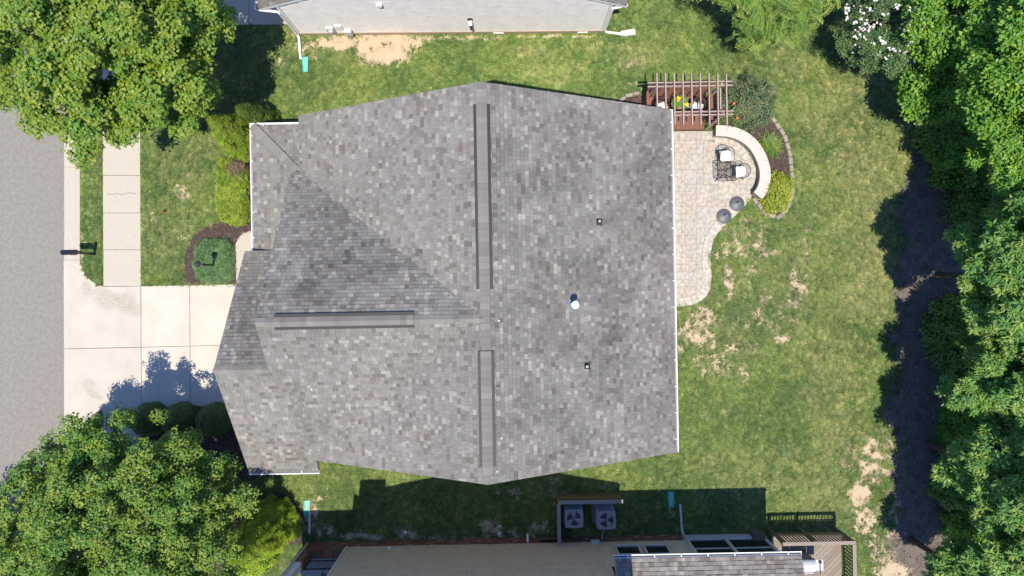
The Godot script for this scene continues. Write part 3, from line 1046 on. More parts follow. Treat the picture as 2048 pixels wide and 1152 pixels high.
# a face given by its plan polygon (u, v) and plane h = c + a * u + b * v
func shingle_face(pl: PackedVector2Array, c: float, a: float, b: float, pal: Array, tone: Callable) -> void:
	var gr := Vector2(a, b)
	var k := gr.length()
	var g := gr / k
	var e := Vector2(-g.y, g.x)
	var ex := 0.143 / sqrt(1.0 + k * k)
	var s0 := 1e9
	var s1 := -1e9
	var t0 := 1e9
	var t1 := -1e9
	for p in pl:
		s0 = minf(s0, p.dot(e)); s1 = maxf(s1, p.dot(e))
		t0 = minf(t0, p.dot(g)); t1 = maxf(t1, p.dot(g))
	var t := t0
	var row := 0
	while t < t1:
		var s := s0 - rng.randf() * 0.3
		var te := minf(t + ex, t1)
		while s < s1:
			var w := rng.randf_range(0.105, 0.19)
			var q := PackedVector2Array([e * s + g * (t + 0.0035), e * (s + w) + g * (t + 0.0035), e * (s + w) + g * te, e * s + g * te])
			var inside := 0
			for p in q:
				if Geometry2D.is_point_in_polygon(p, pl):
					inside += 1
			var lo := 0.028 if rng.randf() < 0.5 else 0.040
			var col: Color = pal_pick(pal) * tone.call((q[0] + q[2]) * 0.5)
			if inside == 4:
				tabs.append([w * ex / pow(EYE - (c + a * q[0].x + b * q[0].y), 2.0), q, lo, col, c, a, b, true])
			else:
				for piece in Geometry2D.intersect_polygons(q, pl):
					tabs.append([0.0, piece, lo, col, c, a, b, false, g, t, ex])
			s += w + 0.0035
		t += ex
		row += 1

func pal_pick(pal: Array) -> Color:
	var r := rng.randf()
	for p in pal:
		if r < p[0]:
			var v := rng.randf_range(0.88, 1.12)
			return Color(p[1] * v, p[2] * v, p[3] * v)
		r -= p[0]
	return Color(0.2, 0.2, 0.2)

func tab_shape(m: MB, d: Array) -> void:
	m.col = d[3]
	var q: PackedVector2Array = d[1]
	var c: float = d[4]
	var a: float = d[5]
	var b: float = d[6]
	var lo: float = d[2]
	if d[7]:
		var p := []
		for i in 4:
			p.append(Vector3(q[i].x, c + a * q[i].x + b * q[i].y, q[i].y))
		var up := Vector3.UP
		var d0 := up * lo
		var d1 := up * lo * 0.35
		m.quad(p[0] + d0, p[1] + d0, p[2] + d1, p[3] + d1, up)
		var down := (p[0] as Vector3) - (p[3] as Vector3)
		var side := (p[1] as Vector3) - (p[0] as Vector3)
		m.quad(p[0] + d0, p[1] + d0, p[1], p[0], down)
		m.quad(p[0] + d0, p[3] + d1, p[3], p[0], -side)
		m.quad(p[1] + d0, p[2] + d1, p[2], p[1], side)
	else:
		var pts := []
		for v in q:
			var f: float = clampf(((v as Vector2).dot(d[8]) - d[9]) / d[10], 0.0, 1.0)
			pts.append(Vector3(v.x, c + a * v.x + b * v.y + lo * (1.0 - 0.65 * f), v.y))
		for i in range(1, pts.size() - 1):
			m.tri(pts[0], pts[i], pts[i + 1], Vector3.UP)
		for i in pts.size():
			var x: Vector3 = pts[i]
			var y: Vector3 = pts[(i + 1) % pts.size()]
			var o := (y - x).cross(Vector3.UP)
			m.quad(x, y, y - Vector3.UP * lo, x - Vector3.UP * lo, o)

func lay_tabs(roof: Node, single: int) -> void:
	tabs.sort_custom(func(x, y): return x[0] > y[0])
	var rest := MB.new()
	rest.use_col = true
	for i in tabs.size():
		if i < single:
			var m := MB.new()
			m.use_col = true
			tab_shape(m, tabs[i])
			part("shingle", m, M.shingle, roof)
		else:
			tab_shape(rest, tabs[i])
	stuff(part("shingle_field", rest, M.shingle, roof))
	tabs.clear()

# folded cap shingles along a ridge or hip from a to b; dl and dr run down both sides
func ridge_caps(roof: Node, a: Vector3, b: Vector3, dl: Vector3, dr: Vector3, wide: float, lift: float, pal: Array) -> void:
	var n := maxi(1, int(a.distance_to(b) / 0.2))
	var d := (b - a) / n
	for i in n:
		var m := MB.new()
		m.use_col = true
		m.col = pal_pick(pal)
		var p := a + d * i + Vector3.UP * (lift + 0.018)
		var q := a + d * (i + 1.0) + Vector3.UP * (lift + 0.008)
		m.quad(p, q, q + dl * wide, p + dl * wide, Vector3.UP)
		m.quad(p, q, q + dr * wide, p + dr * wide, Vector3.UP)
		var u := Vector3.UP * 0.014
		m.quad(p, p + dl * wide, p + dl * wide - u, p - u, -d)
		m.quad(p, p + dr * wide, p + dr * wide - u, p - u, -d)
		m.quad(p + dl * wide, q + dl * wide, q + dl * wide - u, p + dl * wide - u, dl)
		m.quad(p + dr * wide, q + dr * wide, q + dr * wide - u, p + dr * wide - u, dr)
		part("cap_shingle", m, M.vent_cap, roof)

# louvred ridge vent: black plastic core that shows at both edges under the caps
func ridge_vent(house: Node, a: Vector3, b: Vector3, dl: Vector3, dr: Vector3, pal: Array) -> void:
	var core := MB.new()
	for s in [dl, dr]:
		var o: Vector3 = s * 0.205
		core.bar(a + o + Vector3.UP * 0.05, b + o + Vector3.UP * 0.05, 0.145, 0.04)
	var v := part("ridge_vent", core, M.black, house)
	ridge_caps(v, a, b, dl, dr, 0.185, 0.075, pal)

# open-topped eaves gutter along a run; the section hangs outside to the right of travel
func gutter(house: Node, a: Vector3, b: Vector3, every := 0.95, ends := true) -> void:
	var m := MB.new()
	var sec := [Vector2(0.0, 0.0), Vector2(0.0, -0.11), Vector2(0.085, -0.11), Vector2(0.118, -0.03), Vector2(0.126, 0.0), Vector2(0.098, 0.0), Vector2(0.098, -0.02), Vector2(0.075, -0.095), Vector2(0.012, -0.095), Vector2(0.012, 0.0)]
	m.sweep([a, b], sec)
	var o := part("gutter", m, M.white, house)
	var d := (b - a).normalized()
	var x := d.cross(Vector3.UP)
	var fl := MB.new()
	fl.box((a + b) * 0.5 + x * 0.0435 + Vector3.DOWN * 0.085, Vector3(0.06, 0.012, a.distance_to(b) - 0.02), 0.0, Basis(x, Vector3.UP, -d))
	part("trough", fl, M.gutter_in, o)  # darker grey strip along the gutter floor
	var n := int(a.distance_to(b) / every)
	for i in n:
		var h := MB.new()
		var p := a + d * (i + 0.5) * (a.distance_to(b) / n)
		h.box(p + x * 0.056 + Vector3.UP * 0.006, Vector3(0.135, 0.006, 0.03), 0.0, Basis(x, Vector3.UP, -d))
		part("hanger", h, M.white, o)
	if ends:
		for p in [a, b]:
			var h := MB.new()
			h.box(p + x * 0.06 + Vector3.DOWN * 0.052, Vector3(0.118, 0.1, 0.006), 0.0, Basis(x, Vector3.UP, -d))
			part("end_cap", h, M.white, o)

func extrude(m: MB, pts: PackedVector2Array, a: float, b: float, along_x: bool) -> void:
	var ix := Geometry2D.triangulate_polygon(pts)
	var f := func(p: Vector2, w: float) -> Vector3: return Vector3(w, p.y, p.x) if along_x else Vector3(p.x, p.y, w)
	var ax := Vector3(1, 0, 0) if along_x else Vector3(0, 0, 1)
	var k := 0
	while k + 2 < ix.size():
		m.tri(f.call(pts[ix[k]], a), f.call(pts[ix[k + 1]], a), f.call(pts[ix[k + 2]], a), -ax)
		m.tri(f.call(pts[ix[k]], b), f.call(pts[ix[k + 1]], b), f.call(pts[ix[k + 2]], b), ax)
		k += 3
	var mid := Vector2.ZERO
	for p in pts:
		mid += p / pts.size()
	for i in pts.size():
		var p := pts[i]
		var q := pts[(i + 1) % pts.size()]
		var o := (p + q) * 0.5 - mid
		m.quad(f.call(p, a), f.call(q, a), f.call(q, b), f.call(p, b), Vector3(0, o.y, o.x) if along_x else Vector3(o.x, o.y, 0))

const ROOF_GREY = [[0.10, 0.365, 0.342, 0.305], [0.09, 0.200, 0.168, 0.148], [0.16, 0.252, 0.226, 0.202], [0.13, 0.228, 0.216, 0.198], [0.52, 0.268, 0.256, 0.236]]
const CAP_GREY = [[0.6, 0.268, 0.248, 0.222], [0.25, 0.256, 0.232, 0.207], [0.2, 0.280, 0.260, 0.234]]

func make_main_house() -> void:
	var ho := thing("ranch_house", "single storey house with grey shingled cross-gable roof and ridge vents", "house", Vector3.ZERO, TURN)
	var w := MB.new()
	extrude(w, PackedVector2Array([Vector2(-7.1, -0.1), Vector2(5.33, -0.1), Vector2(5.33, 2.95), Vector2(-0.83, 6.35), Vector2(-7.1, 2.95)]), -5.95, 5.62, false)
	part("wall", w, M.wall_tan, ho)
	var w2 := MB.new()
	extrude(w2, PackedVector2Array([Vector2(-3.9, -0.1), Vector2(5.6, -0.1), Vector2(5.6, 3.05), Vector2(0.91, 6.35), Vector2(-3.9, 3.0)]), -7.6, -2.0, true)
	part("wall", w2, M.wall_tan, ho)
	var w3 := MB.new()
	extrude(w3, PackedVector2Array([Vector2(-1.15, -0.1), Vector2(6.1, -0.1), Vector2(6.1, 2.75), Vector2(2.46, 5.27), Vector2(-1.15, 2.75)]), -9.3, -7.5, true)
	part("wall", w3, M.wall_tan, ho)
	for p in [Vector2(-9.1, -5.8), Vector2(-9.1, -3.6), Vector2(-9.1, -1.9)]:
		var post := MB.new()
		post.box(Vector3(p.x, 1.16, p.y), Vector3(0.14, 2.3, 0.14), 0.01)
		part("porch_post", post, M.white, ho)
	pave(PackedVector2Array([Vector2(-9.3, -5.9), Vector2(5.4, -6.1), Vector2(5.5, 5.4), Vector2(-9.3, 6.0)]))
	# garage door under the front gable
	var gd := MB.new()
	gd.box(Vector3(-9.32, 1.1, 2.46), Vector3(0.05, 2.2, 4.9), 0.01)
	var door := part("garage_door", gd, M.white, ho)
	for i in 4:
		var pn := MB.new()
		pn.box(Vector3(-9.352, 0.29 + i * 0.54, 2.46), Vector3(0.03, 0.5, 4.8), 0.01)
		part("door_panel", pn, M.white, door)

	# faces: polygon, c, a, b
	var kw := 0.5405
	var ke := 0.549
	var kg := 0.695
	var faces := [
		[[[-0.83, -6.27], [5.73, -6.27], [5.73, 5.95], [-0.83, 5.95]], 6.6 - ke * 0.83, -ke, 0.0],
		[[[-0.83, -6.27], [-0.83, 0.91], [-7.49, -4.27], [-7.49, -6.27]], 6.6 + kw * 0.83, kw, 0.0],
		[[[-0.83, 0.91], [-0.83, 5.95], [-7.31, 5.95]], 6.6 + kw * 0.83, kw, 0.0],
		[[[-0.83, 0.91], [-7.49, -4.27], [-7.81, -4.27], [-7.81, 0.91]], 6.6 - kg * 0.91, 0.0, kg],
		[[[-0.83, 0.91], [-7.31, 5.95], [-7.05, 5.96], [-7.05, 6.45], [-9.57, 6.45], [-9.57, 2.46], [-7.81, 2.46], [-7.81, 0.91]], 6.6 + kg * 0.91, 0.0, -kg],
		[[[-9.57, 2.46], [-7.62, 2.46], [-7.62, -1.5], [-9.57, -1.5]], 5.523 - kg * 2.46, 0.0, kg],
		[[[-9.34, -6.06], [-7.6, -4.32], [-7.6, -1.52], [-9.34, -1.52]], 2.45 + 0.3 * 9.34, 0.3, 0.0],
		[[[-9.34, -6.06], [-7.3, -6.06], [-7.3, -4.32], [-7.6, -4.32]], 2.45 + 0.3 * 6.06, 0.0, 0.3],
	]
	var roof := Node3D.new()
	roof.name = "roof"
	ho.add_child(roof)
	# stains on the old shingles, deepened on slopes facing -z to paint their shade
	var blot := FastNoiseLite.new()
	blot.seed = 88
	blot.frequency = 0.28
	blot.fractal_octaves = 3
	var stain_shade := [[1.6, -1.1, 2.2, 0.35, 0.2], [2.9, 1.9, 1.2, 0.35, 0.16], [3.9, 1.6, 1.4, 0.3, 0.14], [1.1, -3.2, 1.0, 0.5, 0.1], [3.8, 2.6, 1.2, 0.3, 0.12], [2.9, -2.2, 1.4, 0.4, 0.12], [-5.6, -1.6, 0.4, 1.3, 0.12], [-6.3, -0.7, 0.35, 1.1, 0.10], [3.6, -4.2, 1.4, 0.4, 0.1], [0.8, -0.5, 0.7, 0.5, 0.12], [-5.2, -0.6, 1.9, 0.9, 0.24], [-6.2, -2.2, 0.9, 1.1, 0.22], [-4.2, -0.9, 1.3, 0.6, 0.2], [-6.9, 0.1, 0.7, 0.6, 0.2], [-8.9, 0.3, 0.4, 1.1, 0.22], [-8.6, 1.4, 0.6, 0.6, 0.16], [-8.3, -0.6, 0.5, 0.6, 0.14]]
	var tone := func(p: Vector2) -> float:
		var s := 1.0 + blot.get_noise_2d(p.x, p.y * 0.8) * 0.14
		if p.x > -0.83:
			s -= 0.17 * smoothstep(-0.12, 0.3, blot.get_noise_2d(p.x * 1.6 + 40.0, p.y * 2.2) + rng.randf_range(-0.1, 0.1))  # whole +x slope painted darker, broken into blotches
		for k in stain_shade:
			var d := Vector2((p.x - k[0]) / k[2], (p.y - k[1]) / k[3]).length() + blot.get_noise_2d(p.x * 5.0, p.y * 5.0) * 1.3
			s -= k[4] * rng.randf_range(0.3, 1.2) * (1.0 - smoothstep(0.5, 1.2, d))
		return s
	for f in faces:
		var pl := PackedVector2Array()
		for p in f[0]:
			pl.append(Vector2(p[0], p[1]))
		var dk := MB.new()
		dk.prism(pl, f[1] - 0.13, f[1] - 0.001, f[2], f[3], true)
		part("roof_board", dk, M.white_dirty, roof)
		var ul := MB.new()
		ul.prism(pl, f[1] - 0.0009, f[1] + 0.001, f[2], f[3])
		part("underlayment", ul, M.rubber, roof)
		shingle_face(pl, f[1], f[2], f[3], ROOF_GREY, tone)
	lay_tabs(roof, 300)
	# ridges, hip
	var dw := Vector3(-1, -kw, 0).normalized()
	var de := Vector3(1, -ke, 0).normalized()
	var dn := Vector3(0, -kg, -1).normalized()
	var ds := Vector3(0, -kg, 1).normalized()
	var rx := -0.83
	ridge_caps(roof, Vector3(rx, 6.6, -6.27), Vector3(rx, 6.6, -5.6), dw, de, 0.17, 0.022, CAP_GREY)
	ridge_vent(ho, Vector3(rx, 6.6, -5.6), Vector3(rx, 6.6, 0.02), dw, de, CAP_GREY)
	ridge_caps(roof, Vector3(rx, 6.6, 0.02), Vector3(rx, 6.6, 1.9), dw, de, 0.17, 0.022, CAP_GREY)
	ridge_vent(ho, Vector3(rx, 6.6, 1.9), Vector3(rx, 6.6, 5.42), dw, de, CAP_GREY)
	ridge_caps(roof, Vector3(rx, 6.6, 5.42), Vector3(rx, 6.6, 5.95), dw, de, 0.17, 0.022, CAP_GREY)
	ridge_caps(roof, Vector3(-7.81, 6.6, 0.91), Vector3(-7.25, 6.6, 0.91), dn, ds, 0.17, 0.022, CAP_GREY)
	ridge_vent(ho, Vector3(-7.25, 6.6, 0.91), Vector3(-3.0, 6.6, 0.91), dn, ds, CAP_GREY)
	ridge_caps(roof, Vector3(-3.0, 6.6, 0.91), Vector3(-1.0, 6.6, 0.91), dn, ds, 0.17, 0.022, CAP_GREY)
	ridge_caps(roof, Vector3(-9.57, 5.523, 2.46), Vector3(-7.81, 5.523, 2.46), dn, ds, 0.17, 0.022, CAP_GREY)
	ridge_caps(roof, Vector3(-9.34, 2.45, -6.06), Vector3(-7.6, 2.97, -4.32), Vector3(1, 0.0, -1).normalized(), Vector3(-1, 0.0, 1).normalized(), 0.15, 0.045, CAP_GREY)
	# gutters
	gutter(ho, Vector3(5.72, 2.97, 5.95), Vector3(5.72, 2.97, -6.27), 0.9)
	gutter(ho, Vector3(-9.33, 2.44, -6.17), Vector3(-9.33, 2.44, -1.53), 0.9)
	gutter(ho, Vector3(-7.5, 2.438, -6.05), Vector3(-9.44, 2.438, -6.05), 0.8)
	gutter(ho, Vector3(-9.57, 2.73, 6.44), Vector3(-7.05, 2.73, 6.44), 0.95)
	# roof furniture: white flue with a lid, plumbing vents, a little bracket
	var fh := func(u: float) -> float: return 6.6 - ke * (u + 0.83)
	var fl := MB.new()
	var fu := 1.98
	var fv := 0.57
	fl.lathe(Vector3(fu, fh.call(fu) - 0.1, fv), [Vector2(0.09, 0.0), Vector2(0.09, 0.82)], 20)
	var flue := part("flue_pipe", fl, M.steel, ho)
	var ft := MB.new()
	ft.lathe(Vector3(fu, fh.call(fu) + 0.72, fv), [Vector2(0.09, 0.0), Vector2(0.125, 0.0), Vector2(0.125, 0.03), Vector2(0.09, 0.05), Vector2(0.0, 0.06)], 24)
	part("rain_cap", ft, M.white, flue)
	var fb := MB.new()
	var tilt := Basis(Vector3(0, 0, 1), -atan(ke))
	fb.box(Vector3(fu, fh.call(fu) + 0.02, fv), Vector3(0.36, 0.012, 0.32), 0.004, tilt)
	part("flashing", fb, M.steel, flue)
	var fc := MB.new()
	fc.lathe(Vector3(fu, fh.call(fu) - 0.05, fv), [Vector2(0.15, 0.0), Vector2(0.15, 0.1), Vector2(0.102, 0.14)], 20)
	part("storm_collar", fc, M.char, flue)
	for p in [[2.92, -2.15], [2.40, 2.60]]:
		var vb := MB.new()
		var y: float = fh.call(p[0])
		vb.box(Vector3(p[0] + 0.02, y + 0.02, p[1]), Vector3(0.24, 0.012, 0.22), 0.004, tilt)
		var vp := part("vent_pipe", vb, M.rubber, ho)
		var v2 := MB.new()
		v2.lathe(Vector3(p[0], y, p[1]), [Vector2(0.085, 0.0), Vector2(0.08, 0.05), Vector2(0.05, 0.09), Vector2(0.045, 0.22)], 16)
		part("boot", v2, M.rubber, vp)
		var v3 := MB.new()
		v3.lathe(Vector3(p[0], y, p[1]), [Vector2(0.036, 0.0), Vector2(0.036, 0.30), Vector2(0.024, 0.30), Vector2(0.024, 0.1)], 14)
		part("pipe", v3, M.white, vp)
		var v4 := MB.new()
		v4.box(Vector3(p[0] + 0.13, y - 0.055, p[1]), Vector3(0.03, 0.02, 0.30), 0.003, tilt)
		part("lip", v4, M.rubber, vp)
	var br := MB.new()
	br.bar(Vector3(-0.42, 6.42, 2.9), Vector3(-0.42, 6.42, 3.08), 0.015, 0.03)
	br.bar(Vector3(-0.42, 6.42, 3.0), Vector3(-0.54, 6.47, 3.0), 0.02, 0.02)
	part("bracket", br, M.black, ho)
	# white dabs of sealant on nail heads
	for p in [[-0.6, -5.4], [-0.75, 4.9], [-0.6, 4.75], [-0.4, 4.6], [-0.55, 5.6], [-0.7, 5.75], [-6.6, 3.2], [-2.6, 3.6], [-0.42, 1.0]]:
		var u: float = p[0]
		var v: float = p[1]
		var h: float = 6.6 + kw * (u + 0.83) if u < -0.83 else fh.call(u)
		if u < -2.0:
			h = 6.6 - kg * (v - 0.91)
		var s := MB.new()
		s.lathe(Vector3(u, h + 0.01, v), [Vector2(0.028, 0.0), Vector2(0.024, 0.02), Vector2(0.0, 0.026)], 8)
		part("sealant_dab", s, M.white, ho)

# ------------------------------------------------------------------ neighbour houses
func siding_board(parent: Node, x0: float, x1: float, y: float, z: float, out: float, ht: float, m: Material, th := 0.018) -> void:
	# lapped board: thick at the foot, thin at the head; out is +1 or -1 along z
	var b := MB.new()
	var f := z + out * th
	var g := z + out * 0.003
	var bk := z - out * 0.01
	b.quad(Vector3(x0, y, f), Vector3(x1, y, f), Vector3(x1, y + ht, g), Vector3(x0, y + ht, g), Vector3(0, 0, out))
	b.quad(Vector3(x0, y, f), Vector3(x1, y, f), Vector3(x1, y, bk), Vector3(x0, y, bk), Vector3.DOWN)
	b.quad(Vector3(x0, y, f), Vector3(x0, y + ht, g), Vector3(x0, y + ht, bk), Vector3(x0, y, bk), Vector3.LEFT)
	b.quad(Vector3(x1, y, f), Vector3(x1, y + ht, g), Vector3(x1, y + ht, bk), Vector3(x1, y, bk), Vector3.RIGHT)
	part("siding_board", b, m, parent)

func downspout(house: Node, pts: Array, m: Material) -> Node:
	var b := MB.new()
	for i in pts.size() - 1:
		b.bar(pts[i], pts[i + 1], 0.085, 0.065, 0.008)
	return part("downspout", b, m, house)

func splash_block(p: Vector3, turn: float, m: Material, label: String) -> void:
	# open tray, wider at the mouth (towards -z)
	var o := thing("splash_block", label, "splash block", p, turn)
	var ring := PackedVector2Array()
	for c in [Vector3(-0.14, 0, 0.32), Vector3(0.14, 0, 0.32), Vector3(0.14, 0, -0.32), Vector3(-0.14, 0, -0.32)]:
		var w3: Vector3 = p + c.rotated(Vector3.UP, turn)
		ring.append(Vector2(w3.x, w3.z))
	pave(ring)
	var t := MB.new()
	t.prism(PackedVector2Array([Vector2(-0.09, 0.3), Vector2(0.09, 0.3), Vector2(0.125, -0.3), Vector2(-0.125, -0.3)]), 0.0, 0.02)
	part("tray", t, m, o)
	for s in [-1.0, 1.0]:
		var w := MB.new()
		w.bar(Vector3(s * 0.09, 0.035, 0.3), Vector3(s * 0.125, 0.03, -0.3), 0.014, 0.07)
		part("rim", w, m, o)
	var k := MB.new()
	k.box(Vector3(0, 0.035, 0.3), Vector3(0.18, 0.07, 0.014))
	part("rim", k, m, o)

func make_north_house() -> void:
	var ho := thing("neighbour_house", "white vinyl sided house across the lawn with a bare soil patch at its wall", "house", Vector3(0, 0, 0), 0.009)
	var z := -10.22
	var x0 := -8.38
	var x1 := 3.70
	var f := MB.new()
	f.box(Vector3((x0 + x1) * 0.5, 0.06, z - 3.0), Vector3(x1 - x0 + 0.06, 0.32, 6.1), 0.0)
	part("foundation", f, M.foundation, ho)
	var peak := (x0 + x1) * 0.5
	var w := MB.new()
	extrude(w, PackedVector2Array([Vector2(x0, 0.2), Vector2(x1, 0.2), Vector2(x1, 2.75), Vector2(peak, 5.75), Vector2(x0, 2.75)]), z - 6.0, z - 0.012, false)
	var wall := part("wall", w, M.white_siding, ho)
	var y := 0.225
	while y < 5.5:
		var inset := 0.0 if y < 2.7 else (y - 2.55) / 3.0 * (peak - x0)
		siding_board(wall, x0 + 0.07 + inset, x1 - 0.07 - inset, y, z, 1.0, 0.228, M.white_siding, 0.03)
		y += 0.228
	for x in [x0, x1]:
		var t := MB.new()
		t.box(Vector3(x, 1.5, z + 0.01), Vector3(0.1, 2.6, 0.06), 0.01)
		part("corner_trim", t, M.white, ho)
	# roof with the gable end towards the lawn
	var roof := Node3D.new()
	roof.name = "roof"
	ho.add_child(roof)
	var k := 0.5
	for s in [-1.0, 1.0]:
		var ex := x0 - 0.72 if s < 0 else x1 + 0.55
		var pl := PackedVector2Array([Vector2(ex, z + 0.06), Vector2(peak, z + 0.06), Vector2(peak, z - 6.0), Vector2(ex, z - 6.0)])
		var he := 2.62
		var sl: float = (5.85 - he) / (peak - ex)
		var c: float = he - sl * ex
		var b := MB.new()
		b.prism(pl, c - 0.16, c, sl, 0.0, true)
		part("roof_board", b, M.white, roof)
		shingle_face(pl, c + 0.004, sl, 0.0, ROOF_GREY, func(_p): return 0.8)
	lay_tabs(roof, 0)
	gutter(ho, Vector3(x0 - 0.72, 2.6, z - 5.5), Vector3(x0 - 0.72, 2.6, z + 0.06), 0.5)
	var dsp := downspout(ho, [Vector3(x0 - 0.72, 2.5, z + 0.03), Vector3(x0 - 0.1, 2.38, z + 0.06), Vector3(x0 - 0.06, 2.3, z + 0.07), Vector3(x0 - 0.06, 0.16, z + 0.07), Vector3(x0 - 0.02, 0.10, z + 0.18), Vector3(x0 + 0.03, 0.07, z + 1.02)], M.white)
	dsp.set_meta("label", "white downspout with a long leader across the grass")
	downspout(ho, [Vector3(x1 + 0.6, 2.5, z - 0.02), Vector3(x1 + 0.08, 2.34, z + 0.03), Vector3(x1 + 0.08, 0.16, z + 0.03), Vector3(x1 + 0.16, 0.09, z + 0.05), Vector3(x1 + 1.0, 0.06, z + 0.16)], M.white)
	# low vents along the foundation
	for x in [-0.45, 2.9]:
		var v := MB.new()
		v.box(Vector3(x, 0.12, z + 0.07), Vector3(0.42, 0.1, 0.03), 0.005)
		part("foundation_vent", v, M.white, ho)
	# floodlight and hood vent on the wall
	var fl := MB.new()
	fl.lathe(Vector3(-1.5, 1.42, z + 0.02), [Vector2(0.0, 0.0), Vector2(0.11, 0.0), Vector2(0.11, 0.02), Vector2(0.0, 0.03)], 14)
	for i in fl.v.size():
		var q := fl.v[i] - Vector3(-1.5, 1.42, z + 0.02)
		fl.v[i] = Vector3(-1.5, 1.42, z + 0.02) + Vector3(q.x, q.z, q.y)
	var lamp := part("wall_light", fl, M.char, ho)
	var f2 := MB.new()
	f2.tube([Vector3(-1.5, 1.40, z + 0.05), Vector3(-1.49, 1.30, z + 0.20)], [0.075, 0.08], 12)
	part("lamp_head", f2, M.white, lamp)
	var f3 := MB.new()
	f3.tube([Vector3(-1.49, 1.28, z + 0.2), Vector3(-1.46, 1.12, z + 0.30)], [0.06, 0.05], 10)
	part("sensor", f3, M.char, lamp)
	var hv := MB.new()
	hv.box(Vector3(-4.65, 2.92, z + 0.07), Vector3(0.2, 0.2, 0.14), 0.03)
	part("hood_vent", hv, M.white, ho)
	# meters
	var mt := thing("electric_meter", "grey electric meter box with conduit on the white siding", "meter", Vector3(-7.1, 0, z), 0.009)
	var a := MB.new()
	a.box(Vector3(0, 0.62, 0.10), Vector3(0.30, 0.42, 0.16), 0.012)
	part("box", a, M.grey_paint, mt)
	a = MB.new()
	a.tube([Vector3(0.02, 0.64, 0.17), Vector3(0.02, 0.64, 0.24)], [0.085, 0.08], 16)
	part("dial", a, M.white, mt)
	a = MB.new()
	a.tube([Vector3(0.0, 0.42, 0.1), Vector3(0.0, 0.0, 0.1)], [0.03, 0.03], 8)
	part("conduit", a, M.grey_paint, mt)
	var ub := thing("utility_box", "pale utility cabinets stacked beside the electric meter", "utility box", Vector3(-6.6, 0, z), 0.009)
	a = MB.new()
	a.box(Vector3(-0.12, 0.84, 0.08), Vector3(0.26, 0.36, 0.12), 0.012)
	part("cabinet", a, M.white, ub)
	a = MB.new()
	a.box(Vector3(0.16, 0.42, 0.14), Vector3(0.30, 0.40, 0.2), 0.012)
	part("cabinet", a, M.grey_paint, ub)
	a = MB.new()
	a.tube([Vector3(0.22, 0.22, 0.14), Vector3(0.24, 0.0, 0.16)], [0.022, 0.022], 8)
	part("conduit", a, M.copper, ub)
	pave(PackedVector2Array([Vector2(-8.4, -16), Vector2(3.8, -16), Vector2(3.75, -10.05), Vector2(-8.4, -10.02)]))
	splash_block(g3(611, 129, 0.0), 0.04, M.green_plastic, "green plastic splash block under the leader of the white house")
	splash_block(g3(1256, 66, 0.0), -1.45, M.white_dirty, "faded white splash block at the lawn corner of the white house")

func bricks(parent: Node, x0: float, x1: float, y0: float, rows: int, z: float, out: float, along_x := true) -> void:
	var m := MB.new()
	m.use_col = true
	var bk := MB.new()
	var h := rows * 0.075
	if along_x:
		bk.box(Vector3((x0 + x1) * 0.5, y0 + h * 0.5, z - out * 0.05), Vector3(x1 - x0, h, 0.08))
	else:
		bk.box(Vector3(z - out * 0.05, y0 + h * 0.5, (x0 + x1) * 0.5), Vector3(0.08, h, x1 - x0))
	part("mortar", bk, M.mortar, parent)
	for r in rows:
		var x := x0 - (0.105 if r % 2 == 1 else 0.0)
		while x < x1:
			var a := maxf(x, x0)
			var b := minf(x + 0.2, x1)
			if b - a > 0.03:
				var v := rng.randf_range(0.7, 1.25)
				m.col = Color(0.27 * v, 0.135 * v, 0.085 * v) if rng.randf() > 0.12 else Color(0.42, 0.33, 0.26) * v
				if along_x:
					m.box(Vector3((a + b) * 0.5, y0 + r * 0.075 + 0.037, z - out * 0.03), Vector3(b - a, 0.064, 0.07))
				else:
					m.box(Vector3(z - out * 0.03, y0 + r * 0.075 + 0.037, (a + b) * 0.5), Vector3(0.07, 0.064, b - a))
			x += 0.212
	stuff(part("brickwork", m, M.brick, parent))

func window_unit(parent: Node, x0: float, x1: float, y0: float, y1: float, z: float) -> void:
	var g := MB.new()
	g.box(Vector3((x0 + x1) * 0.5, (y0 + y1) * 0.5, z - 0.022), Vector3(x1 - x0 - 0.1, y1 - y0 - 0.1, 0.012))
	var wn := part("window", g, M.glass, parent)
	for e in [[x0, x0 + 0.065, y0, y1], [x1 - 0.065, x1, y0, y1], [x0 + 0.066, x1 - 0.066, y0, y0 + 0.07], [x0 + 0.066, x1 - 0.066, y1 - 0.07, y1], [x0 + 0.066, x1 - 0.066, (y0 + y1) * 0.5 + 0.14, (y0 + y1) * 0.5 + 0.19]]:
		var f := MB.new()
		f.box(Vector3((e[0] + e[1]) * 0.5, (e[2] + e[3]) * 0.5, z - 0.045), Vector3(e[1] - e[0], e[3] - e[2], 0.08), 0.008)
		part("frame", f, M.white_dirty, wn)
	for i in 2:
		var f := MB.new()
		var x := lerpf(x0, x1, (i + 1) / 3.0)
		f.box(Vector3(x, (y0 + y1) * 0.75 + 0.06, z - 0.03), Vector3(0.02, (y1 - y0) * 0.5 - 0.3, 0.014))
		part("grille_bar", f, M.white_dirty, wn)

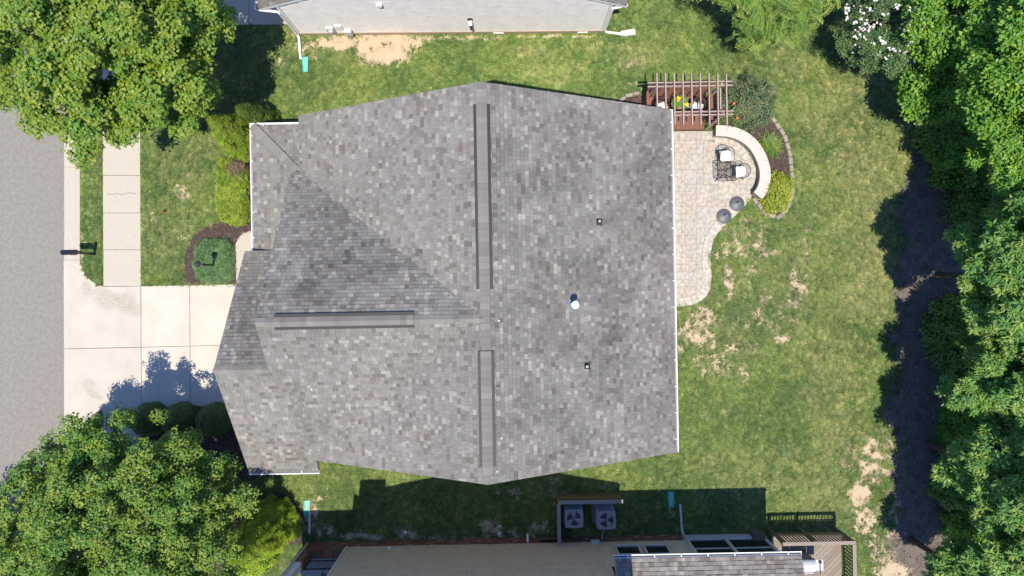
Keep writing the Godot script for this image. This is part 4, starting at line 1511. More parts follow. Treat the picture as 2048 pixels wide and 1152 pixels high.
func make_south_house() -> void:
	var th := 0.0195
	var ho := thing("two_storey_house", "tan sided house with brick footing, dark porch windows and low shingled wing", "house", Vector3(0, 0, 0), th)
	var z := 10.0
	# tall block
	var w := MB.new()
	extrude(w, PackedVector2Array([Vector2(-6.68, 0.0), Vector2(3.36, 0.0), Vector2(3.36, 6.0), Vector2(-0.95, 8.5), Vector2(-5.5, 6.0), Vector2(-6.68, 6.0)]), z + 0.03, z + 6.5, false)
	var wall := part("wall", w, M.tan_siding, ho)
	bricks(ho, -6.68, 6.55, 0.0, 8, z - 0.01, -1.0)
	var y := 0.61
	while y < 5.9:
		siding_board(wall, -6.60, 3.36 if y > 2.9 else 6.5, y, z + 0.012, -1.0, 0.13, M.tan_siding)
		y += 0.13
	var low := MB.new()
	low.box(Vector3(5.0, 1.75, z + 2.0), Vector3(3.1, 3.5, 3.95))
	part("wall", low, M.tan_siding, ho)
	for t in [[-6.66, 0.6, 6.0], [6.56, 0.55, 3.4]]:
		var c := MB.new()
		c.box(Vector3(t[0], (t[1] + t[2]) * 0.5, z), Vector3(0.11, t[2] - t[1], 0.07), 0.01)
		part("corner_trim", c, M.white_dirty, ho)
	# gable roof of the tall block and its chimney, above the picture
	var roof := Node3D.new()
	roof.name = "roof"
	ho.add_child(roof)
	var tall := []
	for s in [-1.0, 1.0]:
		var ex := -5.55 if s < 0 else 3.86
		var sl: float = (8.65 - 5.95) / (-0.95 - ex)
		var pl := PackedVector2Array([Vector2(ex, z - 0.3), Vector2(-0.95, z - 0.3), Vector2(-0.95, z + 6.6), Vector2(ex, z + 6.6)])
		var b := MB.new()
		b.prism(pl, 5.95 - sl * ex - 0.16, 5.95 - sl * ex, sl, 0.0, true)
		part("roof_slope", b, M.white_dirty, roof)
		tall.append([pl, 5.95 - sl * ex + 0.003, sl])
	var ch := MB.new()
	ch.box(Vector3(-6.02, 4.2, z + 0.24), Vector3(1.02, 7.6, 0.46), 0.01)
	part("chimney", ch, M.tan_siding, ho)
	# low wing to the right: eave over the windows
	var he := 3.7
	var pl2 := PackedVector2Array([Vector2(3.38, 9.42), Vector2(9.82, 9.42), Vector2(9.82, 14.0), Vector2(3.38, 14.0)])
	var c2 := he - 0.42 * 9.42
	var rb := MB.new()
	rb.prism(pl2, c2 - 0.14, c2 - 0.001, 0.0, 0.42, true)
	part("roof_slope", rb, M.white_dirty, roof)
	shingle_face(PackedVector2Array([Vector2(3.38, 9.42), Vector2(9.82, 9.42), Vector2(9.82, 14.0), Vector2(3.38, 14.0)]), c2, 0.0, 0.42, [[0.12, 0.36, 0.335, 0.29], [0.2, 0.20, 0.165, 0.145], [0.70, 0.265, 0.245, 0.222]], func(_p): return 1.0)
	lay_tabs(roof, 150)
	for t in tall:
		shingle_face(t[0], t[1], t[2], 0.0, [[0.12, 0.36, 0.335, 0.29], [0.2, 0.20, 0.165, 0.145], [0.70, 0.265, 0.245, 0.222]], func(_p): return 1.0)
	lay_tabs(roof, 0)
	gutter(ho, Vector3(9.84, he - 0.01, 9.43), Vector3(3.36, he - 0.01, 9.43), 0.88)
	window_unit(ho, 3.72, 4.66, 1.12, 2.62, z)
	window_unit(ho, 4.80, 5.74, 1.12, 2.62, z)
	# screened porch: posts, rails, dark panes
	var sp := MB.new()
	sp.box(Vector3(8.2, 0.2, z + 1.6), Vector3(3.3, 0.4, 3.2))
	var porch := part("screen_porch", sp, M.white_dirty, ho)
	for p in [6.68, 8.2, 9.74]:
		var q := MB.new()
		q.box(Vector3(p, 1.95, z + 0.06), Vector3(0.12, 3.1, 0.14), 0.01)
		part("post", q, M.white_dirty, porch)
	for p in [[6.74, 8.14], [8.26, 9.68]]:
		for r in [0.43, 1.35, 3.3]:
			var q := MB.new()
			q.box(Vector3((p[0] + p[1]) * 0.5, r, z + 0.06), Vector3(p[1] - p[0], 0.05, 0.06), 0.006)
			part("rail", q, M.white_dirty, porch)
		for r in [[0.46, 1.32], [1.38, 3.27]]:
			var q := MB.new()
			q.box(Vector3((p[0] + p[1]) * 0.5, (r[0] + r[1]) * 0.5, z + 0.07), Vector3(p[1] - p[0], r[1] - r[0], 0.01))
			part("pane", q, M.glass, porch)
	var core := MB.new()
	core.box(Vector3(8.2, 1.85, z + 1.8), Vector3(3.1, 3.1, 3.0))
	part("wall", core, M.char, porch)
	# front porch at the left: brick base, concrete floor, pier with column, roof edge
	var fp := MB.new()
	fp.box(Vector3(-7.55, 0.42, z + 1.6), Vector3(1.72, 0.80, 2.9))
	var floor_ := part("porch_floor", fp, mat(lin(0.42, 0.42, 0.43), 0.85, tones(71, 0.2, 0.02, Color(0.85, 0.85, 0.85), Color(1, 1, 1)), 0.6), ho)
	bricks(ho, -8.44, -6.7, 0.0, 11, z + 0.0, -1.0)
	var led := MB.new()
	led.use_col = true
	var lx := -8.0
	while lx < -6.8:
		var v := rng.randf_range(0.75, 1.2)
		led.col = Color(0.29 * v, 0.15 * v, 0.095 * v)
		led.box(Vector3(lx + 0.035, 0.86, z + 0.17), Vector3(0.066, 0.06, 0.33))
		lx += 0.075
	stuff(part("brick_ledge", led, M.brick, ho))
	var pr := MB.new()
	pr.box(Vector3(-8.22, 0.92, z + 0.22), Vector3(0.36, 1.84, 0.36))
	var pier := part("brick_pier", pr, M.mortar, ho)
	bricks(pier, -8.42, -8.02, 0.0, 24, z + 0.01, -1.0)
	bricks(pier, z + 0.02, z + 0.42, 0.0, 24, -8.42, -1.0, false)
	bricks(pier, z + 0.02, z + 0.42, 0.0, 24, -8.02, 1.0, false)
	var tp := MB.new()
	tp.box(Vector3(-8.22, 1.86, z + 0.22), Vector3(0.44, 0.06, 0.44), 0.01)
	part("pier_cap", tp, M.brick_plain, pier)
	var cb := MB.new()
	cb.box(Vector3(-8.22, 1.99, z + 0.22), Vector3(0.36, 0.2, 0.36), 0.012)
	var colm := part("column", cb, M.white, ho)
	var cs := MB.new()
	cs.box(Vector3(-8.22, 2.95, z + 0.22), Vector3(0.27, 1.75, 0.27), 0.012)
	part("shaft", cs, M.white, colm)
	var pe := MB.new()
	pe.prism(PackedVector2Array([Vector2(-8.75, z - 0.03), Vector2(-6.4, z - 0.03), Vector2(-6.4, z + 4.5), Vector2(-8.75, z + 4.5)]), 3.85, 4.0)
	part("porch_roof", pe, M.grey_dark, ho)
	downspout(ho, [Vector3(-8.3, 3.8, z - 0.02), Vector3(-8.3, 1.95, z - 0.03), Vector3(-8.3, 0.18, z - 0.04), Vector3(-8.28, 0.1, z - 0.16), Vector3(-8.24, 0.07, z - 1.22)], M.white_dirty)
	downspout(ho, [Vector3(6.62, 3.6, z - 0.5), Vector3(6.62, 3.4, z - 0.07), Vector3(6.62, 0.15, z - 0.07), Vector3(6.58, 0.09, z - 0.25), Vector3(6.54, 0.07, z - 1.25)], M.white_dirty)
	# black iron railing across the porch
	var rl := MB.new()
	rl.bar(Vector3(-8.02, 1.74, z + 0.38), Vector3(-6.74, 1.74, z + 0.38), 0.045, 0.04)
	rl.bar(Vector3(-8.02, 0.97, z + 0.38), Vector3(-6.74, 0.97, z + 0.38), 0.04, 0.035)
	var rail := part("porch_railing", rl, M.black, ho)
	for i in 13:
		var b := MB.new()
		var x := lerpf(-8.0, -6.76, i / 12.0)
		b.bar(Vector3(x, 0.9 if i % 12 == 0 else 0.98, z + 0.38), Vector3(x, 1.73, z + 0.38), 0.02 if i % 12 else 0.045, 0.02 if i % 12 else 0.045)
		part("baluster", b, M.black, rail)
	# wall fittings
	var v1 := MB.new()
	v1.box(Vector3(-4.95, 0.86, z - 0.03), Vector3(0.14, 0.12, 0.08), 0.02)
	part("wall_vent", v1, M.white, ho)
	var v2 := MB.new()
	v2.box(Vector3(-1.7, 3.2, z - 0.03), Vector3(0.12, 0.16, 0.08), 0.01)
	part("wall_vent", v2, M.white_dirty, ho)
	var v3 := MB.new()
	v3.box(Vector3(3.05, 0.66, z - 0.05), Vector3(0.34, 0.22, 0.1), 0.015)
	part("disconnect_box", v3, M.grey_paint, ho)
	var v4 := MB.new()
	v4.tube([Vector3(0.42, 0.62, z - 0.06), Vector3(0.42, 0.52, z - 0.16), Vector3(0.42, 0.22, z - 0.22)], [0.04, 0.045, 0.045], 10)
	part("exhaust_pipe", v4, M.white, ho)
	var v5 := MB.new()
	v5.box(Vector3(1.28, 0.36, z - 0.06), Vector3(0.8, 0.03, 0.1))
	var cw := part("cellar_window", v5, M.brick_plain, ho)
	var v6 := MB.new()
	v6.box(Vector3(1.28, 0.5, z - 0.055), Vector3(0.78, 0.22, 0.012))
	part("pane", v6, M.glass, cw)
	pave(PackedVector2Array([Vector2(-8.5, 10.15), Vector2(9.9, 9.85), Vector2(9.9, 16), Vector2(-8.6, 16)]))
	splash_block(g3(614, 1016, 0.0), -0.06, M.green_plastic, "green plastic splash block beside the brick edging arc")
	splash_block(g3(1341.5, 998, 0.0), 0.06, M.green_plastic, "green plastic splash block half in the shade of the tan house")
	make_deck(th)

func make_deck(th: float) -> void:
	var dk := thing("wood_deck", "weathered grey wood deck with baluster railing behind the tan house", "deck", Vector3(0, 0, 0), th)
	var x0 := 9.9
	var x1 := 12.62
	var z0 := 9.78
	var z1 := 13.2
	pave(PackedVector2Array([Vector2(9.9, 9.6), Vector2(12.8, 9.5), Vector2(12.9, 13), Vector2(9.9, 13)]))
	var area := PackedVector2Array([Vector2(x0, z0), Vector2(x1, z0), Vector2(x1, z1), Vector2(x0, z1)])
	var d := Vector2(1, -1).normalized()
	var e := Vector2(1, 1).normalized()
	var s := 13.6
	while s < 19.0:
		var c := e * s
		var q := PackedVector2Array([c - d * 6, c + d * 6, c + d * 6 + e * 0.135, c - d * 6 + e * 0.135])
		for piece in Geometry2D.intersect_polygons(q, area):
			var b := MB.new()
			b.prism(piece, 0.76, 0.80 + rng.randf_range(-0.002, 0.002))
			part("deck_board", b, M.grey_wood if rng.randf() < 0.6 else M.grey_wood_b, dk)
		s += 0.142
	var jo := MB.new()
	jo.box(Vector3((x0 + x1) * 0.5, 0.65, z0 + 0.03), Vector3(x1 - x0, 0.2, 0.05))
	jo.box(Vector3(x1 - 0.03, 0.65, (z0 + z1) * 0.5), Vector3(0.05, 0.2, z1 - z0 - 0.1))
	part("rim_joist", jo, M.old_wood, dk)
	for p in [Vector2(x0 + 0.12, z0), Vector2((x0 + x1) * 0.5 - 0.1, z0 - 0.05), Vector2(x1, z0), Vector2(x1, z0 + 1.7)]:
		var b := MB.new()
		b.box(Vector3(p.x, 0.85, p.y), Vector3(0.1, 1.72, 0.1), 0.006)
		part("post", b, M.old_wood, dk)
	var t1 := MB.new()
	t1.box(Vector3((x0 + x1) * 0.5 + 0.05, 1.76, z0), Vector3(x1 - x0 + 0.02, 0.035, 0.14), 0.006)
	var r1 := part("top_rail", t1, M.grey_wood, dk)
	var t2 := MB.new()
	t2.box(Vector3(x1 + 0.0, 1.763, (z0 + z1) * 0.5 + 0.07), Vector3(0.14, 0.035, z1 - z0 + 0.0), 0.006)
	var r2 := part("top_rail", t2, M.grey_wood, dk)
	for r in [[Vector3(x0, 1.66, z0), Vector3(x1, 1.66, z0)], [Vector3(x0, 0.92, z0), Vector3(x1, 0.92, z0)], [Vector3(x1, 1.66, z0), Vector3(x1, 1.66, z1)], [Vector3(x1, 0.92, z0), Vector3(x1, 0.92, z1)]]:
		var b := MB.new()
		b.bar(r[0], r[1], 0.04, 0.085)
		part("rail", b, M.old_wood, dk)
	var n := 21
	for i in n:
		var x := lerpf(x0 + 0.2, x1 - 0.1, i / (n - 1.0))
		var b := MB.new()
		b.box(Vector3(x, 1.27, z0 - 0.035), Vector3(0.038, 0.8, 0.038))
		part("baluster", b, M.old_wood, r1)
	for i in 22:
		var b := MB.new()
		b.box(Vector3(x1 + 0.035, 1.27, z0 + 0.12 + i * 0.14), Vector3(0.038, 0.8, 0.038))
		part("baluster", b, M.old_wood, r2)
	# brick pier at the porch corner
	var bp := thing("brick_pier", "short brown pier at the corner between the dark porch and the deck", "pier", Vector3(0, 0, 0), th)
	var b2 := MB.new()
	b2.box(Vector3(9.5, 0.3, 9.96), Vector3(0.44, 0.6, 0.26), 0.01)
	part("shaft", b2, mat(lin(0.23, 0.16, 0.12), 0.95, tones(72, 0.3, 0.05, Color(0.7, 0.7, 0.7), Color(1, 1, 1)), 1.2), bp)
	b2 = MB.new()
	b2.box(Vector3(9.5, 0.615, 9.96), Vector3(0.47, 0.03, 0.29), 0.005)
	part("cap", b2, M.old_wood, bp)
	# gas grill
	var gr := thing("gas_grill", "stainless gas grill with hood and side shelves on the weathered deck", "grill", Vector3(11.05, 0.8, 10.42), th)
	var g := MB.new()
	g.box(Vector3(0.02, 0.42, 0), Vector3(0.62, 0.62, 0.42), 0.015)
	part("cabinet", g, M.grey_dark, gr)
	g = MB.new()
	g.box(Vector3(0.02, 0.80, 0), Vector3(0.64, 0.14, 0.46), 0.02)
	part("firebox", g, M.grey_dark, gr)
	g = MB.new()
	var sec := []
	for i in 9:
		var a := PI * i / 8.0
		sec.append(Vector2(cos(a) * 0.235, sin(a) * 0.17))
	g.sweep([Vector3(-0.28, 0.88, 0), Vector3(0.32, 0.88, 0)], sec)
	part("hood", g, M.grey_paint, gr)
	g = MB.new()
	g.bar(Vector3(-0.2, 0.95, 0.25), Vector3(0.24, 0.95, 0.25), 0.025, 0.025)
	part("handle", g, M.steel, gr)
	for sx in [-1.0, 1.0]:
		g = MB.new()
		g.box(Vector3(0.02 + sx * 0.48, 0.86, 0), Vector3(0.29, 0.025, 0.42), 0.008)
		part("side_shelf", g, M.grey_paint, gr)
		for zz in [-0.17, 0.17]:
			g = MB.new()
			g.box(Vector3(0.02 + sx * 0.28, 0.055, zz), Vector3(0.06, 0.1, 0.06), 0.01)
			part("wheel", g, M.black, gr)
	for i in 4:
		g = MB.new()
		g.tube([Vector3(-0.18 + i * 0.13, 0.80, 0.23), Vector3(-0.18 + i * 0.13, 0.79, 0.28)], [0.028, 0.024], 10)
		part("knob", g, M.white, gr)
	var sp := thing("grill_brush", "black long handled grill brush lying on the side shelf", "brush", Vector3(11.56, 1.675, 10.36), th)
	g = MB.new()
	g.box(Vector3(0, 0.03, -0.08), Vector3(0.11, 0.05, 0.1), 0.01)
	part("head", g, M.black, sp)
	g = MB.new()
	g.tube([Vector3(0, 0.04, -0.04), Vector3(0.0, 0.03, 0.4)], [0.012, 0.014], 8)
	part("handle", g, M.black, sp)

# ------------------------------------------------------------------ leaves and plants
# every leaf card is a small folded blade with its own outline; clusters of them are scattered through crowns
func blade(m: MB, at: Vector3, dir: Vector3, nrm: Vector3, ln: float, outline: Array, fold := 0.25) -> void:
	var z := dir.normalized()
	var x := nrm.cross(z).normalized()
	var y := z.cross(x)
	for s in [-1.0, 1.0]:
		for i in outline.size() - 1:
			var a: Vector2 = outline[i]
			var b: Vector2 = outline[i + 1]
			var pa: Vector3 = at + z * a.y * ln + (x * s + y * fold) * a.x * ln - y * a.y * a.y * ln * 0.18
			var pb: Vector3 = at + z * b.y * ln + (x * s + y * fold) * b.x * ln - y * b.y * b.y * ln * 0.18
			var ca := at + z * a.y * ln - y * a.y * a.y * ln * 0.18
			var cb := at + z * b.y * ln - y * b.y * b.y * ln * 0.18
			if i == 0:
				m.tri(ca, pb, cb, y)
			elif i == outline.size() - 2:
				m.tri(ca, pa, cb, y)
			else:
				m.quad(ca, pa, pb, cb, y)

const LOBED = [Vector2(0, 0), Vector2(0.30, 0.10), Vector2(0.52, 0.34), Vector2(0.26, 0.44), Vector2(0.40, 0.76), Vector2(0.14, 0.72), Vector2(0, 1.0)]
const LANCE = [Vector2(0, 0), Vector2(0.15, 0.3), Vector2(0.16, 0.55), Vector2(0, 1.0)]
const OVAL = [Vector2(0, 0), Vector2(0.27, 0.28), Vector2(0.29, 0.6), Vector2(0, 1.0)]
const NEEDLE = [Vector2(0, 0), Vector2(0.07, 0.4), Vector2(0, 1.0)]

func cluster(seed_: int, count: int, ln: float, outline: Array, spread: float, droop: float, m: Material, fold := 0.25) -> ArrayMesh:
	var r := RandomNumberGenerator.new()
	r.seed = seed_
	var b := MB.new()
	b.use_col = true
	for i in count:
		var a := TAU * i / count * 1.0 + r.randf_range(-0.5, 0.5)
		var el := r.randf_range(-droop, 0.75)
		var d := Vector3(cos(a) * cos(el), sin(el), sin(a) * cos(el))
		var up := (Vector3.UP + Vector3(r.randf_range(-0.5, 0.5), 0, r.randf_range(-0.5, 0.5))).normalized()
		var v := r.randf_range(0.82, 1.18)
		b.col = Color(v, v, v)
		blade(b, d * spread * r.randf_range(0.1, 1.0) + Vector3.UP * r.randf_range(-0.3, 0.3) * spread, d + Vector3.DOWN * 0.15, up, ln * r.randf_range(0.75, 1.2), outline, fold)
	return b.mesh(m)

func make_leaves() -> void:
	var soft := leafy(Color(0.62, 0.72, 0.10), 0.5)
	var firm := leafy(Color(0.34, 0.42, 0.08), 0.45)
	var petal := leafy(Color(0.6, 0.55, 0.5), 0.6)
	L.maple = cluster(101, 9, 0.118, LOBED, 0.17, 0.5, soft)
	L.maple_b = cluster(102, 10, 0.080, LOBED, 0.15, 0.5, soft)
	L.lance = cluster(103, 15, 0.17, LANCE, 0.07, 0.25, soft)
	L.oval = cluster(104, 10, 0.13, OVAL, 0.14, 0.4, soft)
	L.small = cluster(105, 18, 0.05, OVAL, 0.10, 0.4, firm)
	L.tiny = cluster(106, 22, 0.034, OVAL, 0.07, 0.4, firm)
	L.scale = cluster(107, 14, 0.085, NEEDLE, 0.045, 0.1, firm, 0.6)
	L.needle = cluster(108, 16, 0.09, NEEDLE, 0.03, -0.1, firm, 0.6)
	L.strap = cluster(109, 10, 0.36, [Vector2(0, 0), Vector2(0.035, 0.2), Vector2(0.035, 0.7), Vector2(0, 1.0)], 0.03, -0.4, firm, 0.5)
	L.petal = cluster(110, 9, 0.05, OVAL, 0.015, -0.1, petal, 0.3)
	# one long feather-shaped compound leaf with paired leaflets
	var f := MB.new()
	f.use_col = true
	var r := RandomNumberGenerator.new()
	r.seed = 111
	for i in 7:
		var t := i / 6.0
		var p := Vector3(0, -t * t * 0.12, t * 0.36)
		for s in [-1.0, 1.0]:
			var v := r.randf_range(0.85, 1.15)
			f.col = Color(v, v, v)
			blade(f, p, Vector3(s, -0.15, 0.35), Vector3.UP, 0.105, LANCE)
	L.feather = f.mesh(soft)

# tapering trunk with limbs out to the clumps
func trunk_part(parent: Node, h: float, r0: float, lean: Vector3, ends: Array, sd: int) -> void:
	var r := RandomNumberGenerator.new()
	r.seed = sd
	var m := MB.new()
	var fork := Vector3(lean.x * 0.4, h * 0.34, lean.z * 0.4)
	var top := Vector3(lean.x, h * 0.86, lean.z)
	m.tube([Vector3(0, -0.1, 0), Vector3(0, 0.25, 0), fork * 0.6, fork, fork.lerp(top, 0.5) + Vector3(r.randf_range(-0.15, 0.15), 0, r.randf_range(-0.15, 0.15)), top], [r0 * 1.5, r0 * 1.05, r0 * 0.95, r0 * 0.8, r0 * 0.45, r0 * 0.1], 9)
	for e in ends:
		var t := r.randf_range(0.0, 0.6)
		var s := fork.lerp(top, t)
		var q: Vector3 = e
		if q.y < s.y + 0.1:
			s = fork
		var mid := s.lerp(q, 0.5) + Vector3(r.randf_range(-0.2, 0.2), r.randf_range(0.0, 0.3), r.randf_range(-0.2, 0.2))
		m.tube([s, mid, q], [r0 * 0.32 * (1.0 - t * 0.5), r0 * 0.18, r0 * 0.05], 6)
	part("trunk", m, M.bark, parent)

func mix(a: Color, b: Color, t: float) -> Color:
	return Color(lerpf(a.r, b.r, t), lerpf(a.g, b.g, t), lerpf(a.b, b.b, t))

# any leaf may have any of the species' tones, whatever its place
func leaf_tone(pal: Array, r: RandomNumberGenerator) -> Color:
	var a: Color = pal[r.randi() % pal.size()]
	var b: Color = pal[r.randi() % pal.size()]
	return mix(a, b, r.randf())

# base on the ground; crown centre and radii relative to it. pal: the leaf tones of the species
func tree(called: String, label: String, base: Vector3, h: float, cc: Vector3, cr: Vector3, clumps: int, per: int, mesh: Mesh, pal: Array, sd: int, clump_r := 0.62, opts := {}) -> Node3D:
	var o := thing(called, label, opts.get("cat", "tree"), base, 0.0, opts.get("group", ""))
	var r := RandomNumberGenerator.new()
	r.seed = sd
	var cs := []
	var flat: float = opts.get("flat", 0.55)
	var minr: float = opts.get("hollow", 0.35)
	for k in clumps:
		var a := r.randf() * TAU
		var y := r.randf_range(-0.55, 1.0)
		var q := sqrt(maxf(0.0, 1.0 - y * y))
		var rad := pow(r.randf_range(minr, 1.0), 0.6) * r.randf_range(0.82, 1.08)
		var c := cc + Vector3(cos(a) * q * cr.x, y * cr.y, sin(a) * q * cr.z) * rad
		if c.y < 0.5:
			c.y = 0.5 + r.randf() * 0.5
		cs.append([c, clump_r * r.randf_range(0.65, 1.3), r.randf()])
	var xf := []
	var cols := PackedColorArray()
	for c in cs:
		var out: Vector3 = c[0] - cc
		out = (out / maxf(out.length(), 0.01) * 0.7 + Vector3.UP * 0.6).normalized()
		var n := int(per * pow(c[1] / clump_r, 2.0))
		for i in n:
			var d := Vector3(r.randfn(), r.randfn(), r.randfn()).normalized()
			if d.dot(out) < -0.35:
				d = d - out * d.dot(out) * 1.4
			var rr: float = c[1] * pow(r.randf(), 0.45)
			var p: Vector3 = c[0] + Vector3(d.x, d.y * flat, d.z) * rr
			var up := (Vector3.UP * 1.2 + d * 0.8 + Vector3(r.randf_range(-0.4, 0.4), 0, r.randf_range(-0.4, 0.4))).normalized()
			var bs := Basis(Quaternion(Vector3.UP, up)) * Basis(Vector3.UP, r.randf() * TAU)
			xf.append(Transform3D(bs.scaled(Vector3.ONE * r.randf_range(0.75, 1.2)), p))
			cols.append(leaf_tone(pal, r))
	var ends := []
	for k in mini(cs.size(), opts.get("limbs", 40)):
		ends.append(cs[k][0])
	trunk_part(o, h, opts.get("girth", 0.14), Vector3(cc.x, 0, cc.z) * 0.8, ends, sd + 1)
	scatter("crown", mesh, xf, cols, o)
	return o

# a shrub: foliage spread through a rounded body. shape(dir) gives the radius vector scale
func shrub(called: String, label: String, base: Vector3, rad: Vector3, n: int, mesh: Mesh, pal: Array, sd: int, opts := {}) -> Node3D:
	var o := thing(called, label, opts.get("cat", "shrub"), base, opts.get("turn", 0.0), opts.get("group", ""))
	var r := RandomNumberGenerator.new()
	r.seed = sd
	var nz := FastNoiseLite.new()
	nz.seed = sd
	nz.frequency = opts.get("lump", 1.1)
	var xf := []
	var cols := PackedColorArray()
	var box: float = opts.get("box", 2.0)
	var cone: bool = opts.get("cone", false)
	for i in n:
		var p: Vector3
		var nrm: Vector3
		if cone:
			var a := r.randf() * TAU
			var t := 1.0 - sqrt(r.randf())
			var rr := pow(1.0 - t, 0.75) * (1.0 if t > 0.12 else 0.75 + t * 2.0)
			rr *= 1.0 + nz.get_noise_3d(cos(a) * 2.0, t * 4.0, sin(a) * 2.0) * 0.5
			rr *= pow(r.randf_range(0.5, 1.0), 0.4)
			p = Vector3(cos(a) * rad.x * rr, t * rad.y, sin(a) * rad.z * rr)
			nrm = Vector3(cos(a), 0.75, sin(a)).normalized()
		else:
			var d := Vector3(r.randfn(), absf(r.randfn()) * 0.9 + r.randf_range(-0.25, 0.0), r.randfn()).normalized()
			var k := pow(pow(absf(d.x), box) + pow(absf(d.y), box) + pow(absf(d.z), box), -1.0 / box)
			k *= (1.0 + nz.get_noise_3d(d.x * 2.0, d.y * 2.0, d.z * 2.0) * opts.get("rough", 0.3)) * pow(r.randf_range(0.55, 1.0), 0.4)
			p = Vector3(d.x * rad.x, maxf(d.y, -0.05) * rad.y + 0.06, d.z * rad.z) * k
			nrm = (d + Vector3.UP * 0.5).normalized()
		nrm = (nrm + Vector3(r.randf_range(-0.5, 0.5), r.randf_range(-0.3, 0.3), r.randf_range(-0.5, 0.5))).normalized()
		var bs := Basis(Quaternion(Vector3.UP, nrm)) * Basis(Vector3.UP, r.randf() * TAU)
		xf.append(Transform3D(bs.scaled(Vector3.ONE * r.randf_range(0.7, 1.25) * opts.get("size", 1.0)), p))
		var q2 := leaf_tone(pal, r)
		if opts.has("dead") and Vector2(p.x - opts.dead[0], p.z - opts.dead[1]).length() < opts.dead[2] * r.randf_range(0.4, 1.2):
			q2 = Color(0.22, 0.155, 0.10)
		cols.append(q2)
	var st := MB.new()
	for i in 7:
		var a := TAU * i / 7.0
		st.tube([Vector3(0.02 * cos(a), -0.05, 0.02 * sin(a)), Vector3(rad.x * 0.25 * cos(a), rad.y * 0.45, rad.z * 0.25 * sin(a)), Vector3(rad.x * (0.1 if cone else 0.6) * cos(a), rad.y * 0.72, rad.z * (0.1 if cone else 0.6) * sin(a))], [0.03, 0.02, 0.006], 5)
	part("stem", st, M.bark, o)
	scatter("foliage", mesh, xf, cols, o)
	return o

func blooms(o: Node3D, pts: Array, m: Material, size: float) -> void:
	for p in pts:
		var b := MB.new()
		for k in 7:
			var a := TAU * k / 7.0
			blade(b, p, Vector3(cos(a), 0.55, sin(a)), Vector3.UP, size, OVAL, 0.3)
		for k in 5:
			var a := TAU * k / 5.0 + 0.3
			blade(b, p + Vector3.UP * size * 0.2, Vector3(cos(a), 1.2, sin(a)), Vector3.UP, size * 0.6, OVAL, 0.3)
		part("bloom", b, m, o)

